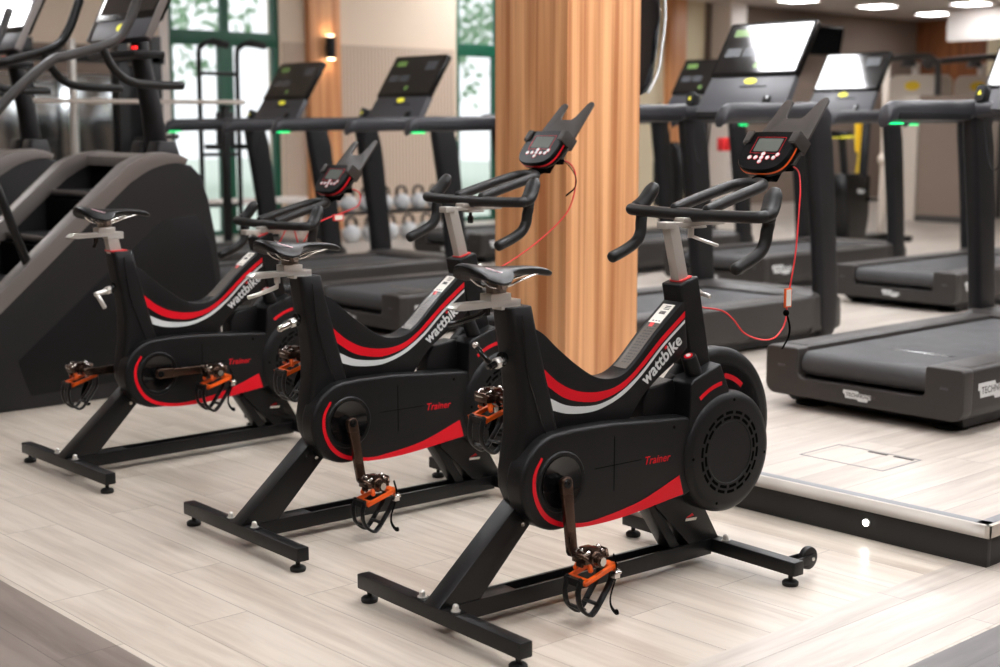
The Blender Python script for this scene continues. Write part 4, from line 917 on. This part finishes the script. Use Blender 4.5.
def tower_machine(label, x, y, sc_=1.):
    t = thing('weight_machine', label, 'strength machine', (x, y, PZ)); t.scale = (1.04, 1.04, 1.06)
    obj('shroud', MB().loft([[(a, b, z) for a, b in rrect(.40, w_, .06, 4, 0, 0)] for z, w_ in ((.02, .74), (1.5, .74), (1.70, .74), (1.76, .70), (1.80, .58))]), 'machinegrey', t)
    obj('yellow_badge', MB().cyl((-.2, 0, 1.66), (-.206, 0, 1.66), .06).xf(Matrix.Translation((0, 0, 0))).xf(Matrix.Diagonal((1, 1.9, 1, 1))), 'yellowstrap', t)
    obj('frame_arch', MB().tube(spline([(-.30, .62, 1.98), (-.30, .3, 2.0), (-.30, -.22, 2.02), (-.30, -.36, 1.96), (-.30, -.42, 1.82), (-.30, -.42, .9), (-.30, -.42, .0)], 5), .04, 12), 'greypaint', t)
    obj('pad', MB().ball((-.30, .68, 1.98), .09, 10), 'consoleplate', t)
    obj('pulley_housing', MB().cyl((-.28, .02, 1.90), (-.28, .02, 1.98), .10, .07), 'consoleplate', t); obj('pulley_rod', MB().cyl((-.10, .02, 1.78), (-.10, .02, 1.95), .05), 'wallwhite', t)
    return t
tower_machine('taupe shrouded weight machine with a yellow badge, the one nearer the taupe wall', 13.4, 8.55)
tower_machine('taupe shrouded weight machine with a yellow badge, partly cut off at the right', 14.3, 8.10)
# dark rounded machine seen between the uprights right of the pillar
rm_ = thing('rowing_machine', 'dark machine with a rounded black seat back between the posts right of the pillar', 'exercise machine', (8.0, 8.3, PZ))
obj('seat_back', MB().loft([[(x, y, z) for x, y in rrect(.10, w_, .04, 4, 0, 0)] for z, w_ in ((.35, .40), (.8, .42), (.98, .36), (1.05, .22))]), 'paint', rm_)
obj('base', MB().box(-.5, .7, -.12, .12, .0, .12), 'paint', rm_, .01); obj('mast', MB().tube([(.55, 0, .1), (.60, 0, 1.5)], .05, 12), 'paint', rm_)
obj('red_pad', MB().box(.50, .62, -.35, -.25, .95, 1.10), 'redcloth', rm_, .02); obj('post', MB().box(-.06, .06, -.02, .02, .1, .5), 'paint', rm_)

# ------------------------------------------------------------------ outdoors
struct('ground', MB().box(-20, 40, YW + .25, 60, -.3, -.2), 'grass')
def tree(x, y, h, r, label, seed):
    rd = random.Random(seed); t = thing('tree', label, 'tree', (x, y, -.2), 0, 'trees outside the windows')
    obj('trunk', MB().tube([(0, 0, 0), (.1, 0, h * .3), (-.05, .1, h * .6), (0, 0, h * .9)], [.22, .17, .12, .05], 10), 'bark', t)
    lf = MB()
    for _ in range(1500):
        a, b, c = rd.gauss(0, 1), rd.gauss(0, 1), rd.gauss(0, 1); q = Vector((a, b, c)).normalized() * r * rd.uniform(.55, 1.); q.z = q.z * 1.2 + h * .65
        u = Vector((rd.uniform(-1, 1), rd.uniform(-1, 1), rd.uniform(-1, 1))).normalized() * .26; v = u.orthogonal().normalized() * .13
        lf.add([q, q + u * .5 + v, q + u, q + u * .5 - v], [(0, 1, 2, 3)])
    obj('foliage', lf, 'leaf', t, smooth=False)
for i, (x, y, h, r) in enumerate(((9.5, 26, 8, 2.8), (13.5, 30, 9, 3.0), (17, 25, 7.5, 2.6), (21, 28, 8.5, 3.), (6.0, 32, 9, 3))):
    tree(x, y, h, r, 'leafy green tree outside beyond the gym windows', i)
